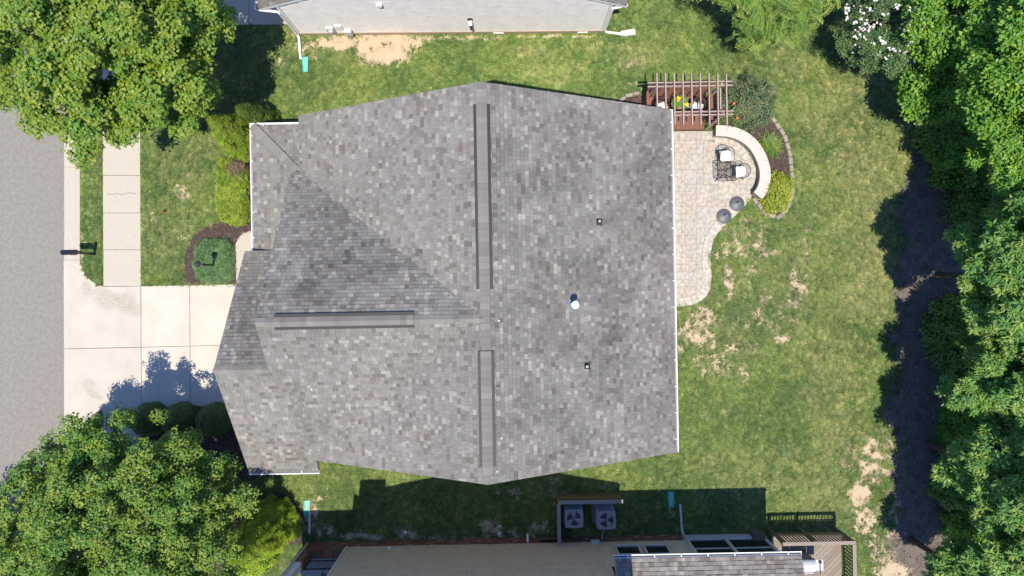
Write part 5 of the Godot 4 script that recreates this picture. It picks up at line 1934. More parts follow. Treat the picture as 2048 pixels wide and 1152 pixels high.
func make_big_trees() -> void:
	var maple := [Color(0.115, 0.250, 0.022), Color(0.175, 0.285, 0.022), Color(0.27, 0.335, 0.030)]
	var maple2 := [Color(0.095, 0.220, 0.028), Color(0.140, 0.265, 0.030), Color(0.25, 0.32, 0.040)]
	var beech := [Color(0.090, 0.250, 0.020), Color(0.125, 0.300, 0.024), Color(0.225, 0.38, 0.035)]
	var ash := [Color(0.085, 0.215, 0.034), Color(0.115, 0.260, 0.042), Color(0.24, 0.35, 0.065)]
	tree("maple_tree", "large yellow-green maple spreading over the sidewalk, drive and road edge", g3(352, 178), 9.4, Vector3(0.15, 5.3, -0.7), Vector3(3.9, 3.3, 4.2), 390, 34, L.maple, maple, 201, 0.5, {"girth": 0.2, "hollow": 0.2})
	tree("maple_tree", "wide darker maple with coppery new tips shading the drive by three clipped shrubs", g3(360, 985), 8.2, Vector3(0.1, 4.3, -0.1), Vector3(3.9, 2.8, 3.8), 390, 34, L.maple_b, maple2, 212, 0.46, {"girth": 0.18, "hollow": 0.3, "flat": 0.8})
	tree("maple_tree", "loose maple with open gaps hanging over the road edge", g3(150, 1075), 5.4, Vector3(-0.6, 3.1, 0.7), Vector3(3.3, 1.9, 3.0), 190, 26, L.maple_b, maple2, 203, 0.46, {"girth": 0.15, "hollow": 0.3, "flat": 0.8})
	# the wood along the right side
	tree("locust_tree", "feathery locust branches reaching over the lawn beside white blossom", g3(1478, 40), 6.4, Vector3(0.0, 3.3, 0.1), Vector3(2.2, 2.4, 1.7), 110, 30, L.feather, [Color(0.09, 0.20, 0.03), Color(0.16, 0.29, 0.04), Color(0.30, 0.39, 0.06)], 204, 0.55, {"hollow": 0.5, "flat": 0.7})
	var fl := tree("blossom_tree", "shrubby tree covered in small white blossom at the lawn corner", g3(1690, 80), 4.6, Vector3(0.2, 2.6, 0.1), Vector3(1.7, 1.7, 1.9), 90, 34, L.small, [Color(0.05, 0.12, 0.035), Color(0.085, 0.17, 0.05), Color(0.15, 0.23, 0.07)], 205, 0.42, {"hollow": 0.4, "flat": 0.7})
	var r := RandomNumberGenerator.new()
	r.seed = 206
	var xf := []
	var cols := PackedColorArray()
	for k in 300:
		var d := Vector3(r.randfn(), absf(r.randfn()) + 0.2, r.randfn()).normalized()
		var c := Vector3(0.2, 2.6, 0.1) + Vector3(d.x * 1.85, d.y * 2.05, d.z * 2.0) * r.randf_range(0.8, 1.02)
		if sin(c.x * 5.0) + sin(c.z * 4.0 + 1.0) < -0.9:
			continue
		for j in r.randi_range(1, 3):
			xf.append(Transform3D(Basis(Vector3.UP, r.randf() * TAU).scaled(Vector3.ONE * r.randf_range(0.55, 1.05)), c + Vector3(r.randf_range(-0.09, 0.09), r.randf_range(-0.02, 0.06), r.randf_range(-0.09, 0.09))))
			var v := r.randf_range(0.75, 0.88)
			cols.append(Color(v, v * 0.97, v * 0.95))
	scatter("blossom", L.petal, xf, cols, fl)
	var wood_trees := [
		# px, py of the crown's middle, height of its middle, radii, mesh, palette, clumps, label
		[2095, 130, 5.6, Vector3(2.5, 2.4, 3.0), "oval", beech, 150, "bright green broadleaf tree at the top corner of the wood"],
		[2105, 290, 5.2, Vector3(1.9, 2.0, 1.7), "lance", beech, 90, "bright lance leaved tree between the corner broadleaf and the dark hollow"],
		[2085, 545, 5.4, Vector3(2.6, 2.5, 2.8), "lance", ash, 150, "pale tipped ash beside the long shaded hollow of the wood"],
		[2085, 770, 4.9, Vector3(2.3, 2.0, 2.1), "lance", ash, 100, "dull green ash set back in the shade"],
		[2060, 965, 5.4, Vector3(1.9, 2.2, 2.1), "lance", ash, 120, "spiky bright ash above the bare soil by the deck"],
		[2120, 1100, 5.6, Vector3(2.3, 2.0, 2.2), "lance", ash, 110, "ash leaning in beyond the spiky bright one"],
		[1935, 1150, 3.4, Vector3(1.0, 1.3, 0.9), "lance", ash, 40, "small ash sapling at the foot of the wood near the deck"],
		[1900, 30, 4.0, Vector3(1.5, 1.7, 1.5), "oval", beech, 60, "round leaved tree crowding the white blossom"],
		[1880, 185, 2.4, Vector3(1.2, 1.3, 1.0), "oval", beech, 44, "low bright sapling with rounded leaves by the blossom"],
	]
	var n := 0
	for t in wood_trees:
		var p := up3(t[0], t[1], t[2])
		var rr: Vector3 = t[3]
		tree("woodland_tree", t[7], Vector3(p.x, 0, p.z), t[2] + rr.y * 0.8, Vector3(0, t[2], 0), rr, t[6], 34, L[t[4]], t[5], 220 + n * 3, 0.5, {"hollow": 0.35, "group": "trees of the wood", "flat": 0.6, "girth": 0.11})
		n += 1
	# low growth in the shade between them
	var under := [[1960, 300, 2.0, 1.2, "oval", "shaded leafy bush in the wood below the corner broadleaf tree"], [2010, 400, 2.0, 1.3, "oval", "dark leafy bush filling the hollow of the wood"], [1950, 640, 1.4, 0.8, "oval", "small low bush in the deepest shade beside the wood"], [2000, 770, 1.8, 1.1, "oval", "dark bush under the pale tipped ash"], [1960, 860, 1.6, 0.9, "lance", "dull bush below the shaded ash"], [1930, 985, 1.4, 0.7, "lance", "small dull bush by the spiky bright ash"], [1970, 1070, 1.5, 0.9, "lance", "low bush beside the ash sapling"], [1990, 690, 2.4, 1.5, "oval", "tall bush between the pale ash and the dull one"], [2030, 930, 2.2, 1.6, "oval", "bush behind the spiky bright ash"], [1900, 255, 1.5, 0.7, "oval", "bush fringing the dry grass under the corner broadleaf"]]
	n = 0
	for u in under:
		var p := up3(u[0], u[1], u[2] * 0.8)
		shrub("woodland_bush", u[5], Vector3(p.x, 0, p.z), Vector3(u[3], u[2], u[3]), int(520 * u[3]), L[u[4]], beech if n % 2 == 0 else ash, 300 + n, {"rough": 0.8, "cat": "bush", "group": "bushes of the wood"})
		n += 1

func make_shrubs() -> void:
	var gold := [Color(0.11, 0.21, 0.014), Color(0.21, 0.31, 0.018), Color(0.36, 0.42, 0.03)]
	var lime := [Color(0.13, 0.27, 0.014), Color(0.26, 0.40, 0.018), Color(0.44, 0.50, 0.025)]
	shrub("arborvitae", "tall golden arborvitae at the porch corner", Vector3(-10.5, 0, -5.85), Vector3(1.0, 3.7, 0.95), 5200, L.scale, gold, 401, {"cone": true, "cat": "conifer"})
	shrub("arborvitae", "darker second arborvitae hard against the porch gutter", Vector3(-9.9, 0, -6.55), Vector3(0.7, 2.7, 0.7), 2600, L.scale, [Color(0.05, 0.11, 0.015), Color(0.09, 0.17, 0.016), Color(0.16, 0.23, 0.02)], 402, {"cone": true, "cat": "conifer"})
	shrub("hedge", "clipped yellow-green hedge with a brown dead top beside the porch", g3(478, 384) + Vector3(0, 0, 0), Vector3(0.60, 0.9, 1.28), 6400, L.tiny, gold, 403, {"box": 4.0, "rough": 0.12, "cat": "hedge", "dead": [0.32, -0.95, 0.5]})
	# ground-hugging juniper round the lamp post
	shrub("juniper", "low blue-green juniper mat round the black lamp post", g3(431, 522), Vector3(0.78, 0.26, 0.82), 2700, L.needle, [Color(0.08, 0.17, 0.065), Color(0.135, 0.26, 0.10), Color(0.22, 0.34, 0.13)], 404, {"box": 3.6, "rough": 0.2, "cat": "ground cover"})
	var box := [Color(0.045, 0.110, 0.020), Color(0.060, 0.135, 0.022), Color(0.09, 0.165, 0.03)]
	var n := 0
	for p in [[299, 838, "round clipped dark shrub nearest the sidewalk by the drive"], [360, 838, "round clipped dark shrub in the middle of three beside the drive"], [426, 840, "round clipped dark shrub against the garage wall"]]:
		var b := shrub("boxwood", p[2], g3(p[0] + 9, p[1] - 3), Vector3(0.64, 1.15, 0.62), 2600, L.tiny, box, 410 + n, {"rough": 0.12, "group": "clipped shrubs by the drive"})
		if n == 2:
			blooms(b, [Vector3(-0.5, 0.75, -0.15)], M.orange, 0.05)
		n += 1
	# neighbour's conifer by the brick porch
	shrub("arborvitae", "bright lime conifer beside the brick porch of the tan house", Vector3(-9.5, 0, 9.3), Vector3(1.15, 4.2, 1.1), 5600, L.scale, lime, 420, {"cone": true, "cat": "conifer"})
	shrub("spirea", "low lime mound at the foot of the conifer by the brick porch", Vector3(-10.3, 0, 10.5), Vector3(0.95, 1.0, 0.8), 1800, L.small, lime, 421, {"rough": 0.5})
	# patio bed
	var rose := shrub("rose_bush", "big grey-green rose bush with a few coral blooms beside the pergola", g3(1492, 208), Vector3(0.95, 1.1, 0.95), 1700, L.small, [Color(0.06, 0.12, 0.05), Color(0.115, 0.18, 0.075), Color(0.24, 0.24, 0.12)], 430, {"rough": 0.7})
	blooms(rose, [Vector3(-0.15, 1.0, 0.0), Vector3(0.35, 0.7, 0.7), Vector3(-0.6, 0.75, 0.75), Vector3(-0.75, 0.8, 0.2)], M.orange, 0.055)
	shrub("rose_bush", "sparse low rose with reddish leaves at the patio end of the pergola", g3(1452, 243), Vector3(0.5, 0.55, 0.34), 560, L.small, [Color(0.09, 0.07, 0.03), Color(0.09, 0.14, 0.04), Color(0.15, 0.2, 0.05)], 431, {"rough": 0.7})
	var lily := thing("daylily", "grassy clump of daylily in the mulch by the seat wall", "plant", g3(1540, 291))
	var xf := []
	var cols := PackedColorArray()
	for k in 46:
		xf.append(Transform3D(Basis(Vector3.UP, rng.randf() * TAU).scaled(Vector3.ONE * rng.randf_range(0.6, 1.2)), Vector3(rng.randfn() * 0.12, 0.02, rng.randfn() * 0.14)))
		var v := rng.randf_range(0.7, 1.3)
		cols.append(Color(0.13, 0.22, 0.03) * v if rng.randf() > 0.15 else Color(0.3, 0.24, 0.12))
	scatter("leaves", L.strap, xf, cols, lily)
	shrub("spirea", "chartreuse spirea mound between the seat wall and edging stones", g3(1549, 388), Vector3(0.50, 0.62, 0.72), 900, L.small, [Color(0.16, 0.23, 0.02), Color(0.29, 0.34, 0.03), Color(0.42, 0.42, 0.05)], 432, {"rough": 0.7, "size": 1.15, "lump": 2.5, "turn": -0.25})
	# garden scraps by the neighbour's footing
	shrub("weed", "small weed growing in the corner of the fence round the condensers", g3(1124, 1062), Vector3(0.16, 0.3, 0.16), 110, L.small, box, 440, {"cat": "plant"})
	shrub("weed", "low weed by the leader at the brick footing", g3(617, 1074), Vector3(0.1, 0.2, 0.12), 60, L.small, box, 441, {"cat": "plant"})

# ------------------------------------------------------------------ things
func make_objects() -> void:
	make_pergola()
	make_patio_set()
	make_front_things()
	make_side_yard()

func make_pergola() -> void:
	pave(PackedVector2Array([Vector2(5.3, -7.55), Vector2(7.85, -7.6), Vector2(7.9, -6.1), Vector2(5.3, -6.1)]))
	var dk := thing("small_deck", "red-brown board deck with slatted sides under the pergola", "deck", Vector3.ZERO, TURN)
	var x := 5.34
	while x < 7.7:
		var b := MB.new()
		b.box(Vector3(x + 0.09, 0.235, -6.82), Vector3(0.176, 0.03, 1.30), 0.004)
		part("deck_board", b, M.red_wood, dk)
		x += 0.182
	var rim := MB.new()
	rim.box(Vector3(6.54, 0.11, -6.17), Vector3(2.44, 0.21, 0.03))
	part("rim_joist", rim, M.red_dark, dk)
	# back wall of level slats
	for i in 9:
		var b := MB.new()
		b.box(Vector3(6.5, 0.36 + i * 0.148, -7.47), Vector3(2.4, 0.105, 0.022), 0.004)
		part("slat", b, M.red_wood, dk)
	var br := MB.new()
	br.box(Vector3(6.5, 1.655, -7.47), Vector3(2.5, 0.04, 0.12), 0.006)
	part("top_rail", br, M.red_wood, dk)
	for sx in [5.32, 7.76]:
		var r1 := MB.new()
		r1.box(Vector3(sx, 1.20, -6.86), Vector3(0.1, 0.04, 1.12), 0.006)
		var rail := part("top_rail", r1, M.red_wood, dk)
		var r2 := MB.new()
		r2.box(Vector3(sx, 0.34, -6.86), Vector3(0.04, 0.08, 1.12), 0.004)
		part("bottom_rail", r2, M.red_wood, rail)
		for i in 9:
			var b := MB.new()
			b.box(Vector3(sx, 0.77, -7.34 + i * 0.12), Vector3(0.036, 0.8, 0.036))
			part("baluster", b, M.red_wood, rail)
	# outer screen of level louvres on the bed side
	for i in 10:
		var b := MB.new()
		b.box(Vector3(7.94, 0.42 + i * 0.12, -6.84), Vector3(0.02, 0.07, 1.0), 0.003, Basis(Vector3(0, 0, 1), 0.5))
		part("louvre", b, M.red_dark, dk)
	var lr := MB.new()
	lr.box(Vector3(7.95, 1.62, -6.84), Vector3(0.09, 0.03, 1.08), 0.005)
	part("top_rail", lr, M.pink_wood, dk)
	var pg := thing("pergola", "weathered pinkish wood pergola of nine rafters over the small deck", "pergola", Vector3.ZERO, TURN)
	for p in [Vector2(5.40, -7.305), Vector2(7.80, -7.305), Vector2(7.86, -6.235), Vector2(5.45, -6.235)]:
		var b := MB.new()
		b.box(Vector3(p.x, 1.18, p.y), Vector3(0.09, 2.4, 0.09), 0.006)
		part("post", b, M.pink_wood, pg)
	for v in [-7.375, -7.235, -6.295, -6.175]:
		var b := MB.new()
		b.box(Vector3(6.61, 2.44, v), Vector3(3.1, 0.14, 0.038), 0.005)
		part("beam", b, M.pink_wood, pg)
	for i in 9:
		var b := MB.new()
		b.box(Vector3(5.37 + i * 0.314, 2.578, -6.75 + i * 0.008), Vector3(0.045, 0.13, 1.85), 0.006)
		part("rafter", b, M.pink_wood, pg)
	# two wicker chairs with pale cushions, a stand of flowers between them
	for c in [[5.93, -7.02, 0.3, "brown wicker chair half under the roof edge on the small deck"], [7.36, -6.98, -0.3, "brown wicker chair at the bed side of the small deck"]]:
		var ch := thing("wicker_chair", c[3], "chair", Vector3(0, 0.25, 0) + Vector3(c[0], 0, c[1]).rotated(Vector3.UP, TURN), TURN + c[2], "wicker chairs on the small deck")
		var s := MB.new()
		s.box(Vector3(0, 0.36, 0.02), Vector3(0.52, 0.08, 0.5), 0.03)
		part("seat", s, M.wicker, ch)
		# tub back round three sides
		s = MB.new()
		var arc := []
		for k in 13:
			var a := PI + PI * k / 12.0
			arc.append(Vector3(cos(a) * 0.27, 0.40, sin(a) * 0.25 + 0.02))
		s.sweep(arc, [Vector2(-0.025, 0.0), Vector2(0.025, 0.0), Vector2(0.03, 0.34), Vector2(0.0, 0.37), Vector2(-0.03, 0.34)])
		part("backrest", s, M.wicker, ch)
		for lx in [-0.2, 0.2]:
			for lz in [-0.17, 0.2]:
				s = MB.new()
				s.tube([Vector3(lx, 0.33, lz), Vector3(lx * 1.1, 0.0, lz * 1.1)], [0.025, 0.02], 8)
				part("leg", s, M.wicker, ch)
		var cu := thing("seat_cushion", "pale cushion propped in the %s wicker chair" % ["eave side", "bed side"][0 if c[0] < 6.5 else 1], "cushion", ch.position + Vector3(0, 0.41, 0.05), TURN + c[2])
		var q := pillow(Vector3(0.4, 0.12, 0.34))
		var o := part("pad", q, M.cushion_plain, cu)
		o.rotation.x = -0.35
		o.position.y = 0.12
	var th_c := thing("throw_pillow", "white and blue throw pillow beside the flowers on the small deck", "pillow", Vector3(7.08, 0.72, -6.98).rotated(Vector3.UP, TURN), 0.4)
	var tp := part("pad", pillow(Vector3(0.3, 0.1, 0.3)), M.cushion, th_c)
	tp.rotation.x = -0.9
	tp.position.y = 0.05
	var st := thing("plant_stand", "small dark round table carrying the flower pot", "table", Vector3(6.6, 0.25, -6.98).rotated(Vector3.UP, TURN))
	var m := MB.new()
	m.lathe(Vector3.ZERO, [Vector2(0.0, 0.42), Vector2(0.26, 0.42), Vector2(0.27, 0.44), Vector2(0.26, 0.455), Vector2(0.0, 0.455)], 24)
	part("tabletop", m, M.dark_metal, st)
	for k in 3:
		m = MB.new()
		var a := TAU * k / 3.0
		m.tube([Vector3(cos(a) * 0.2, 0.42, sin(a) * 0.2), Vector3(cos(a) * 0.1, 0.2, sin(a) * 0.1), Vector3(cos(a) * 0.24, 0.0, sin(a) * 0.24)], [0.012, 0.012, 0.012], 6)
		part("leg", m, M.dark_metal, st)
	var pot := thing("flower_pot", "pot of yellow and pink flowers on the small deck", "flower pot", Vector3(6.58, 0.706, -7.0).rotated(Vector3.UP, TURN))
	m = MB.new()
	m.lathe(Vector3.ZERO, [Vector2(0.0, 0.0), Vector2(0.11, 0.0), Vector2(0.17, 0.2), Vector2(0.18, 0.22), Vector2(0.15, 0.22), Vector2(0.14, 0.17), Vector2(0.0, 0.17)], 20)
	part("pot", m, M.terracotta, pot)
	var xf := []
	var cols := PackedColorArray()
	for k in 130:
		var d := Vector3(rng.randfn(), absf(rng.randfn()), rng.randfn()).normalized()
		xf.append(Transform3D(Basis(Vector3.UP, rng.randf() * TAU), Vector3(0, 0.24, 0) + Vector3(d.x * 0.26, d.y * 0.22, d.z * 0.26) * sqrt(rng.randf())))
		cols.append(Color(0.10, 0.24, 0.02) * rng.randf_range(0.7, 1.4))
	scatter("foliage", L.small, xf, cols, pot)
	blooms(pot, [Vector3(-0.12, 0.5, -0.16), Vector3(-0.06, 0.52, -0.13), Vector3(-0.1, 0.47, -0.06), Vector3(0.05, 0.5, -0.2), Vector3(0.24, 0.45, 0.12), Vector3(0.19, 0.44, 0.08), Vector3(0.27, 0.42, 0.06)], M.yellow, 0.06)
	blooms(pot, [Vector3(-0.05, 0.43, 0.2), Vector3(0.0, 0.4, 0.22), Vector3(0.05, 0.46, -0.02)], M.pink, 0.055)

# a stuffed square: puffed box
func pillow(s: Vector3) -> MB:
	var b := MB.new()
	var n := 8
	for side in [1.0, -1.0]:
		var f := func(i: int, j: int) -> Vector3:
			var a := i * 2.0 / n - 1.0
			var c := j * 2.0 / n - 1.0
			var h := pow(maxf(0.0, (1.0 - pow(absf(a), 3.0)) * (1.0 - pow(absf(c), 3.0))), 0.5)
			return Vector3(a * s.x * 0.5 * (1.0 - 0.05 * (1.0 - absf(c))), side * h * s.y * 0.5, c * s.z * 0.5 * (1.0 - 0.05 * (1.0 - absf(a))))
		for i in n:
			for j in n:
				b.quad(f.call(i, j), f.call(i + 1, j), f.call(i + 1, j + 1), f.call(i, j + 1), Vector3(0, side, 0))
	return b

# wrought iron armchair with a hooped back of upright bars; faces +z
func iron_chair(label: String, pos: Vector3, turn: float, group: String) -> Node3D:
	var ch := thing("iron_chair", label, "chair", pos, turn, group)
	var s := MB.new()
	for k in 12:
		var x := -0.2 + k * 0.4 / 11.0
		s.bar(Vector3(x, 0.44, -0.2), Vector3(x, 0.44, 0.22), 0.009, 0.006)
	for k in 12:
		var z := -0.2 + k * 0.42 / 11.0
		s.bar(Vector3(-0.2, 0.446, z), Vector3(0.2, 0.446, z), 0.009, 0.006)
	s.tube([Vector3(-0.22, 0.44, -0.2), Vector3(-0.22, 0.44, 0.22), Vector3(-0.18, 0.44, 0.25), Vector3(0.18, 0.44, 0.25), Vector3(0.22, 0.44, 0.22), Vector3(0.22, 0.44, -0.2)], [0.012, 0.012, 0.012, 0.012, 0.012, 0.012], 6)
	part("seat", s, M.black, ch)
	# hoop that runs from arm to arm round the back
	var hoop := []
	for k in 17:
		var a := PI * 0.92 + PI * 1.16 * k / 16.0
		hoop.append(Vector3(cos(a) * 0.28, 0.84 - 0.16 * maxf(0.0, sin(a) + 0.55), sin(a) * 0.27))
	var rr := []
	for k in 17:
		rr.append(0.013)
	var h := MB.new()
	h.tube(hoop, rr, 7)
	var back := part("backrest", h, M.black, ch)
	for k in range(3, 14):
		var b := MB.new()
		var p: Vector3 = hoop[k]
		b.tube([p, Vector3(p.x * 0.84, 0.62, p.z * 0.92), Vector3(p.x * 0.74, 0.45, p.z * 0.76)], [0.0075, 0.0075, 0.0075], 5)
		part("back_bar", b, M.black, back)
	for sx in [-1.0, 1.0]:
		var a := MB.new()
		a.tube([hoop[0 if sx < 0 else 16], Vector3(sx * 0.30, 0.66, 0.14), Vector3(sx * 0.30, 0.64, 0.22), Vector3(sx * 0.26, 0.58, 0.24), Vector3(sx * 0.21, 0.45, 0.2)], [0.012, 0.012, 0.012, 0.012, 0.012], 6)
		part("arm", a, M.black, ch)
		for zz in [-0.19, 0.22]:
			var l := MB.new()
			l.tube([Vector3(sx * 0.2, 0.44, zz), Vector3(sx * 0.19, 0.22, zz * 1.02), Vector3(sx * 0.24, 0.012, zz * 1.2)], [0.012, 0.011, 0.012], 6)
			part("leg", l, M.black, ch)
	return ch

func make_patio_set() -> void:
	var y := 0.026
	iron_chair("black iron chair with hooped back on the pergola side of the mesh table", Vector3(8.37, y, -5.20), 0.12, "iron chairs at the mesh table")
	iron_chair("black iron chair with hooped back between the mesh table and the seat wall", Vector3(8.98, y, -4.56), -PI / 2 + 0.05, "iron chairs at the mesh table")
	for c in [[Vector3(8.38, y + 0.45, -5.19), 0.12, "white printed cushion on the iron chair nearer the pergola"], [Vector3(8.97, y + 0.45, -4.56), -PI / 2 + 0.05, "white printed cushion on the iron chair nearer the seat wall"]]:
		var cu := thing("seat_cushion", c[2], "cushion", c[0], c[1])
		var pd := part("pad", pillow(Vector3(0.44, 0.09, 0.42)), M.cushion, cu)
		pd.position.y = 0.045
	# square table with a mesh top on curled legs
	var tb := thing("mesh_table", "square black mesh patio table with curled iron legs", "table", Vector3(8.36, y, -4.53), 0.03)
	var m := MB.new()
	var w := 0.35
	for k in 27:
		var p := -w + k * 2 * w / 26.0
		m.bar(Vector3(p, 0.702, -w), Vector3(p, 0.702, w), 0.005, 0.003)
		m.bar(Vector3(-w, 0.706, p), Vector3(w, 0.706, p), 0.005, 0.003)
	part("tabletop", m, M.black, tb)
	var edge := []
	var er := []
	for k in 4:
		var a := TAU * k / 4.0 + PI / 4
		var c := Vector3(signf(cos(a)) * (w - 0.05), 0.705, signf(sin(a)) * (w - 0.05))
		for j in 5:
			var b := TAU * k / 4.0 + PI / 2 * j / 4.0
			edge.append(c + Vector3(cos(b), 0, sin(b)) * 0.055)
			er.append(0.013)
	edge.append(edge[0])
	er.append(0.013)
	m = MB.new()
	m.tube(edge, er, 7, false)
	part("rim", m, M.black, tb)
	for k in 4:
		var a := TAU * k / 4.0 + PI / 4
		var d := Vector3(cos(a), 0, sin(a))
		m = MB.new()
		m.tube([d * 0.40 + Vector3.UP * 0.69, d * 0.30 + Vector3.UP * 0.55, d * 0.12 + Vector3.UP * 0.42, d * 0.10 + Vector3.UP * 0.28, d * 0.28 + Vector3.UP * 0.1, d * 0.38 + Vector3.UP * 0.012], [0.014, 0.014, 0.014, 0.014, 0.014, 0.014], 7)
		part("leg", m, M.black, tb)
	m = MB.new()
	var ring := []
	var rg := []
	for k in 17:
		ring.append(Vector3(cos(TAU * k / 16.0) * 0.11, 0.35, sin(TAU * k / 16.0) * 0.11))
		rg.append(0.009)
	m.tube(ring, rg, 6, false)
	part("brace_ring", m, M.black, tb)
	# two parasol stands without their parasols
	for p in [[1473, 408, "round grey parasol base touching the patio edge near the seat wall end"], [1447, 433, "round grey parasol base farther from the seat wall end"]]:
		var o := thing("parasol_base", p[2], "parasol base", g3(p[0], p[1], 0.026), 0.3, "parasol bases")
		m = MB.new()
		m.lathe(Vector3.ZERO, [Vector2(0.285, 0.0), Vector2(0.30, 0.015), Vector2(0.298, 0.045), Vector2(0.275, 0.055), Vector2(0.262, 0.045), Vector2(0.245, 0.05), Vector2(0.20, 0.075), Vector2(0.08, 0.105), Vector2(0.045, 0.11)], 40)
		part("disc", m, M.base_grey, o)
		m = MB.new()
		m.lathe(Vector3.ZERO, [Vector2(0.05, 0.10), Vector2(0.034, 0.14), Vector2(0.030, 0.36), Vector2(0.022, 0.36), Vector2(0.022, 0.2), Vector2(0.0, 0.2)], 18)
		part("stem", m, M.grey_paint, o)
		m = MB.new()
		m.tube([Vector3(0.03, 0.3, 0.0), Vector3(0.09, 0.3, 0.0), Vector3(0.11, 0.3, 0.0)], [0.01, 0.012, 0.028], 10)
		part("knob", m, M.black, o)

func make_front_things() -> void:
	# mailbox on a dark post
	var mb := thing("mailbox", "black mailbox on a dark post leaning over the kerb", "mailbox", Vector3(-16.68, 0, -1.36), 0.02)
	var m := MB.new()
	m.box(Vector3(0, 0.68, 0), Vector3(0.10, 1.36, 0.10), 0.008)
	part("post", m, M.black_gloss, mb)
	m = MB.new()
	m.box(Vector3(0, 1.37, 0), Vector3(0.13, 0.03, 0.13), 0.006)
	for k in 4:
		var a := TAU * k / 4.0 + PI / 4
		var b := a + PI / 2
		m.tri(Vector3(cos(a) * 0.08, 1.385, sin(a) * 0.08), Vector3(cos(b) * 0.08, 1.385, sin(b) * 0.08), Vector3(0, 1.45, 0), Vector3(cos(a) + cos(b), 0.6, sin(a) + sin(b)))
	part("post_cap", m, M.black_gloss, mb)
	m = MB.new()
	m.box(Vector3(-0.20, 0.93, -0.02), Vector3(0.52, 0.035, 0.11), 0.005)
	m.bar(Vector3(-0.36, 0.91, -0.02), Vector3(-0.03, 0.62, -0.02), 0.05, 0.05)
	part("bracket", m, M.black_gloss, mb)
	var sec := [Vector2(-0.1, 0.0), Vector2(-0.1, 0.12)]
	for k in 9:
		var a := PI - PI * k / 8.0
		sec.append(Vector2(cos(a) * 0.1, 0.12 + sin(a) * 0.095))
	sec.append(Vector2(0.1, 0.0))
	m = MB.new()
	m.sweep([Vector3(-0.62, 0.95, -0.02), Vector3(-0.085, 0.95, -0.02)], sec)
	var body := part("box", m, M.black_gloss, mb)
	m = MB.new()
	m.bar(Vector3(-0.625, 1.0, -0.02), Vector3(-0.645, 1.13, -0.02), 0.03, 0.03)
	part("door_pull", m, M.black_gloss, body)
	m = MB.new()
	m.bar(Vector3(-0.3, 1.04, 0.09), Vector3(-0.12, 1.04, 0.095), 0.012, 0.05)
	part("flag", m, M.rust, body)
	# garden lamp post in the juniper
	var lp := thing("lamp_post", "black garden lamp post with round lantern standing in the juniper", "lamp post", g3(434, 531), 0.0)
	m = MB.new()
	m.lathe(Vector3.ZERO, [Vector2(0.07, 0.0), Vector2(0.06, 0.12), Vector2(0.038, 0.16), Vector2(0.036, 1.45), Vector2(0.055, 1.47)], 14)
	part("pole", m, M.black_gloss, lp)
	m = MB.new()
	m.bar(Vector3(-0.16, 1.25, 0), Vector3(0.16, 1.25, 0), 0.02, 0.02)
	part("crossbar", m, M.black_gloss, lp)
	m = MB.new()
	m.lathe(Vector3.ZERO, [Vector2(0.055, 1.47), Vector2(0.085, 1.50), Vector2(0.11, 1.68), Vector2(0.09, 1.69)], 16)
	var lan := part("lantern", m, M.grey_paint, lp)
	m = MB.new()
	m.lathe(Vector3.ZERO, [Vector2(0.125, 1.685), Vector2(0.12, 1.70), Vector2(0.06, 1.76), Vector2(0.02, 1.79), Vector2(0.0, 1.80)], 16)
	part("lid", m, M.dark_metal, lan)
	# little rusty stake light in the lawn
	var sk := thing("garden_stake", "small rust-coloured stake standing in the front lawn", "stake", g3(330.5, 424), 0.5)
	m = MB.new()
	m.tube([Vector3(0, 0, 0), Vector3(0.0, 0.2, 0)], [0.012, 0.014], 6)
	part("rod", m, M.black, sk)
	m = MB.new()
	m.tube([Vector3(-0.10, 0.17, 0), Vector3(0.06, 0.24, 0.0)], [0.03, 0.04], 8)
	part("head", m, M.rust, sk)

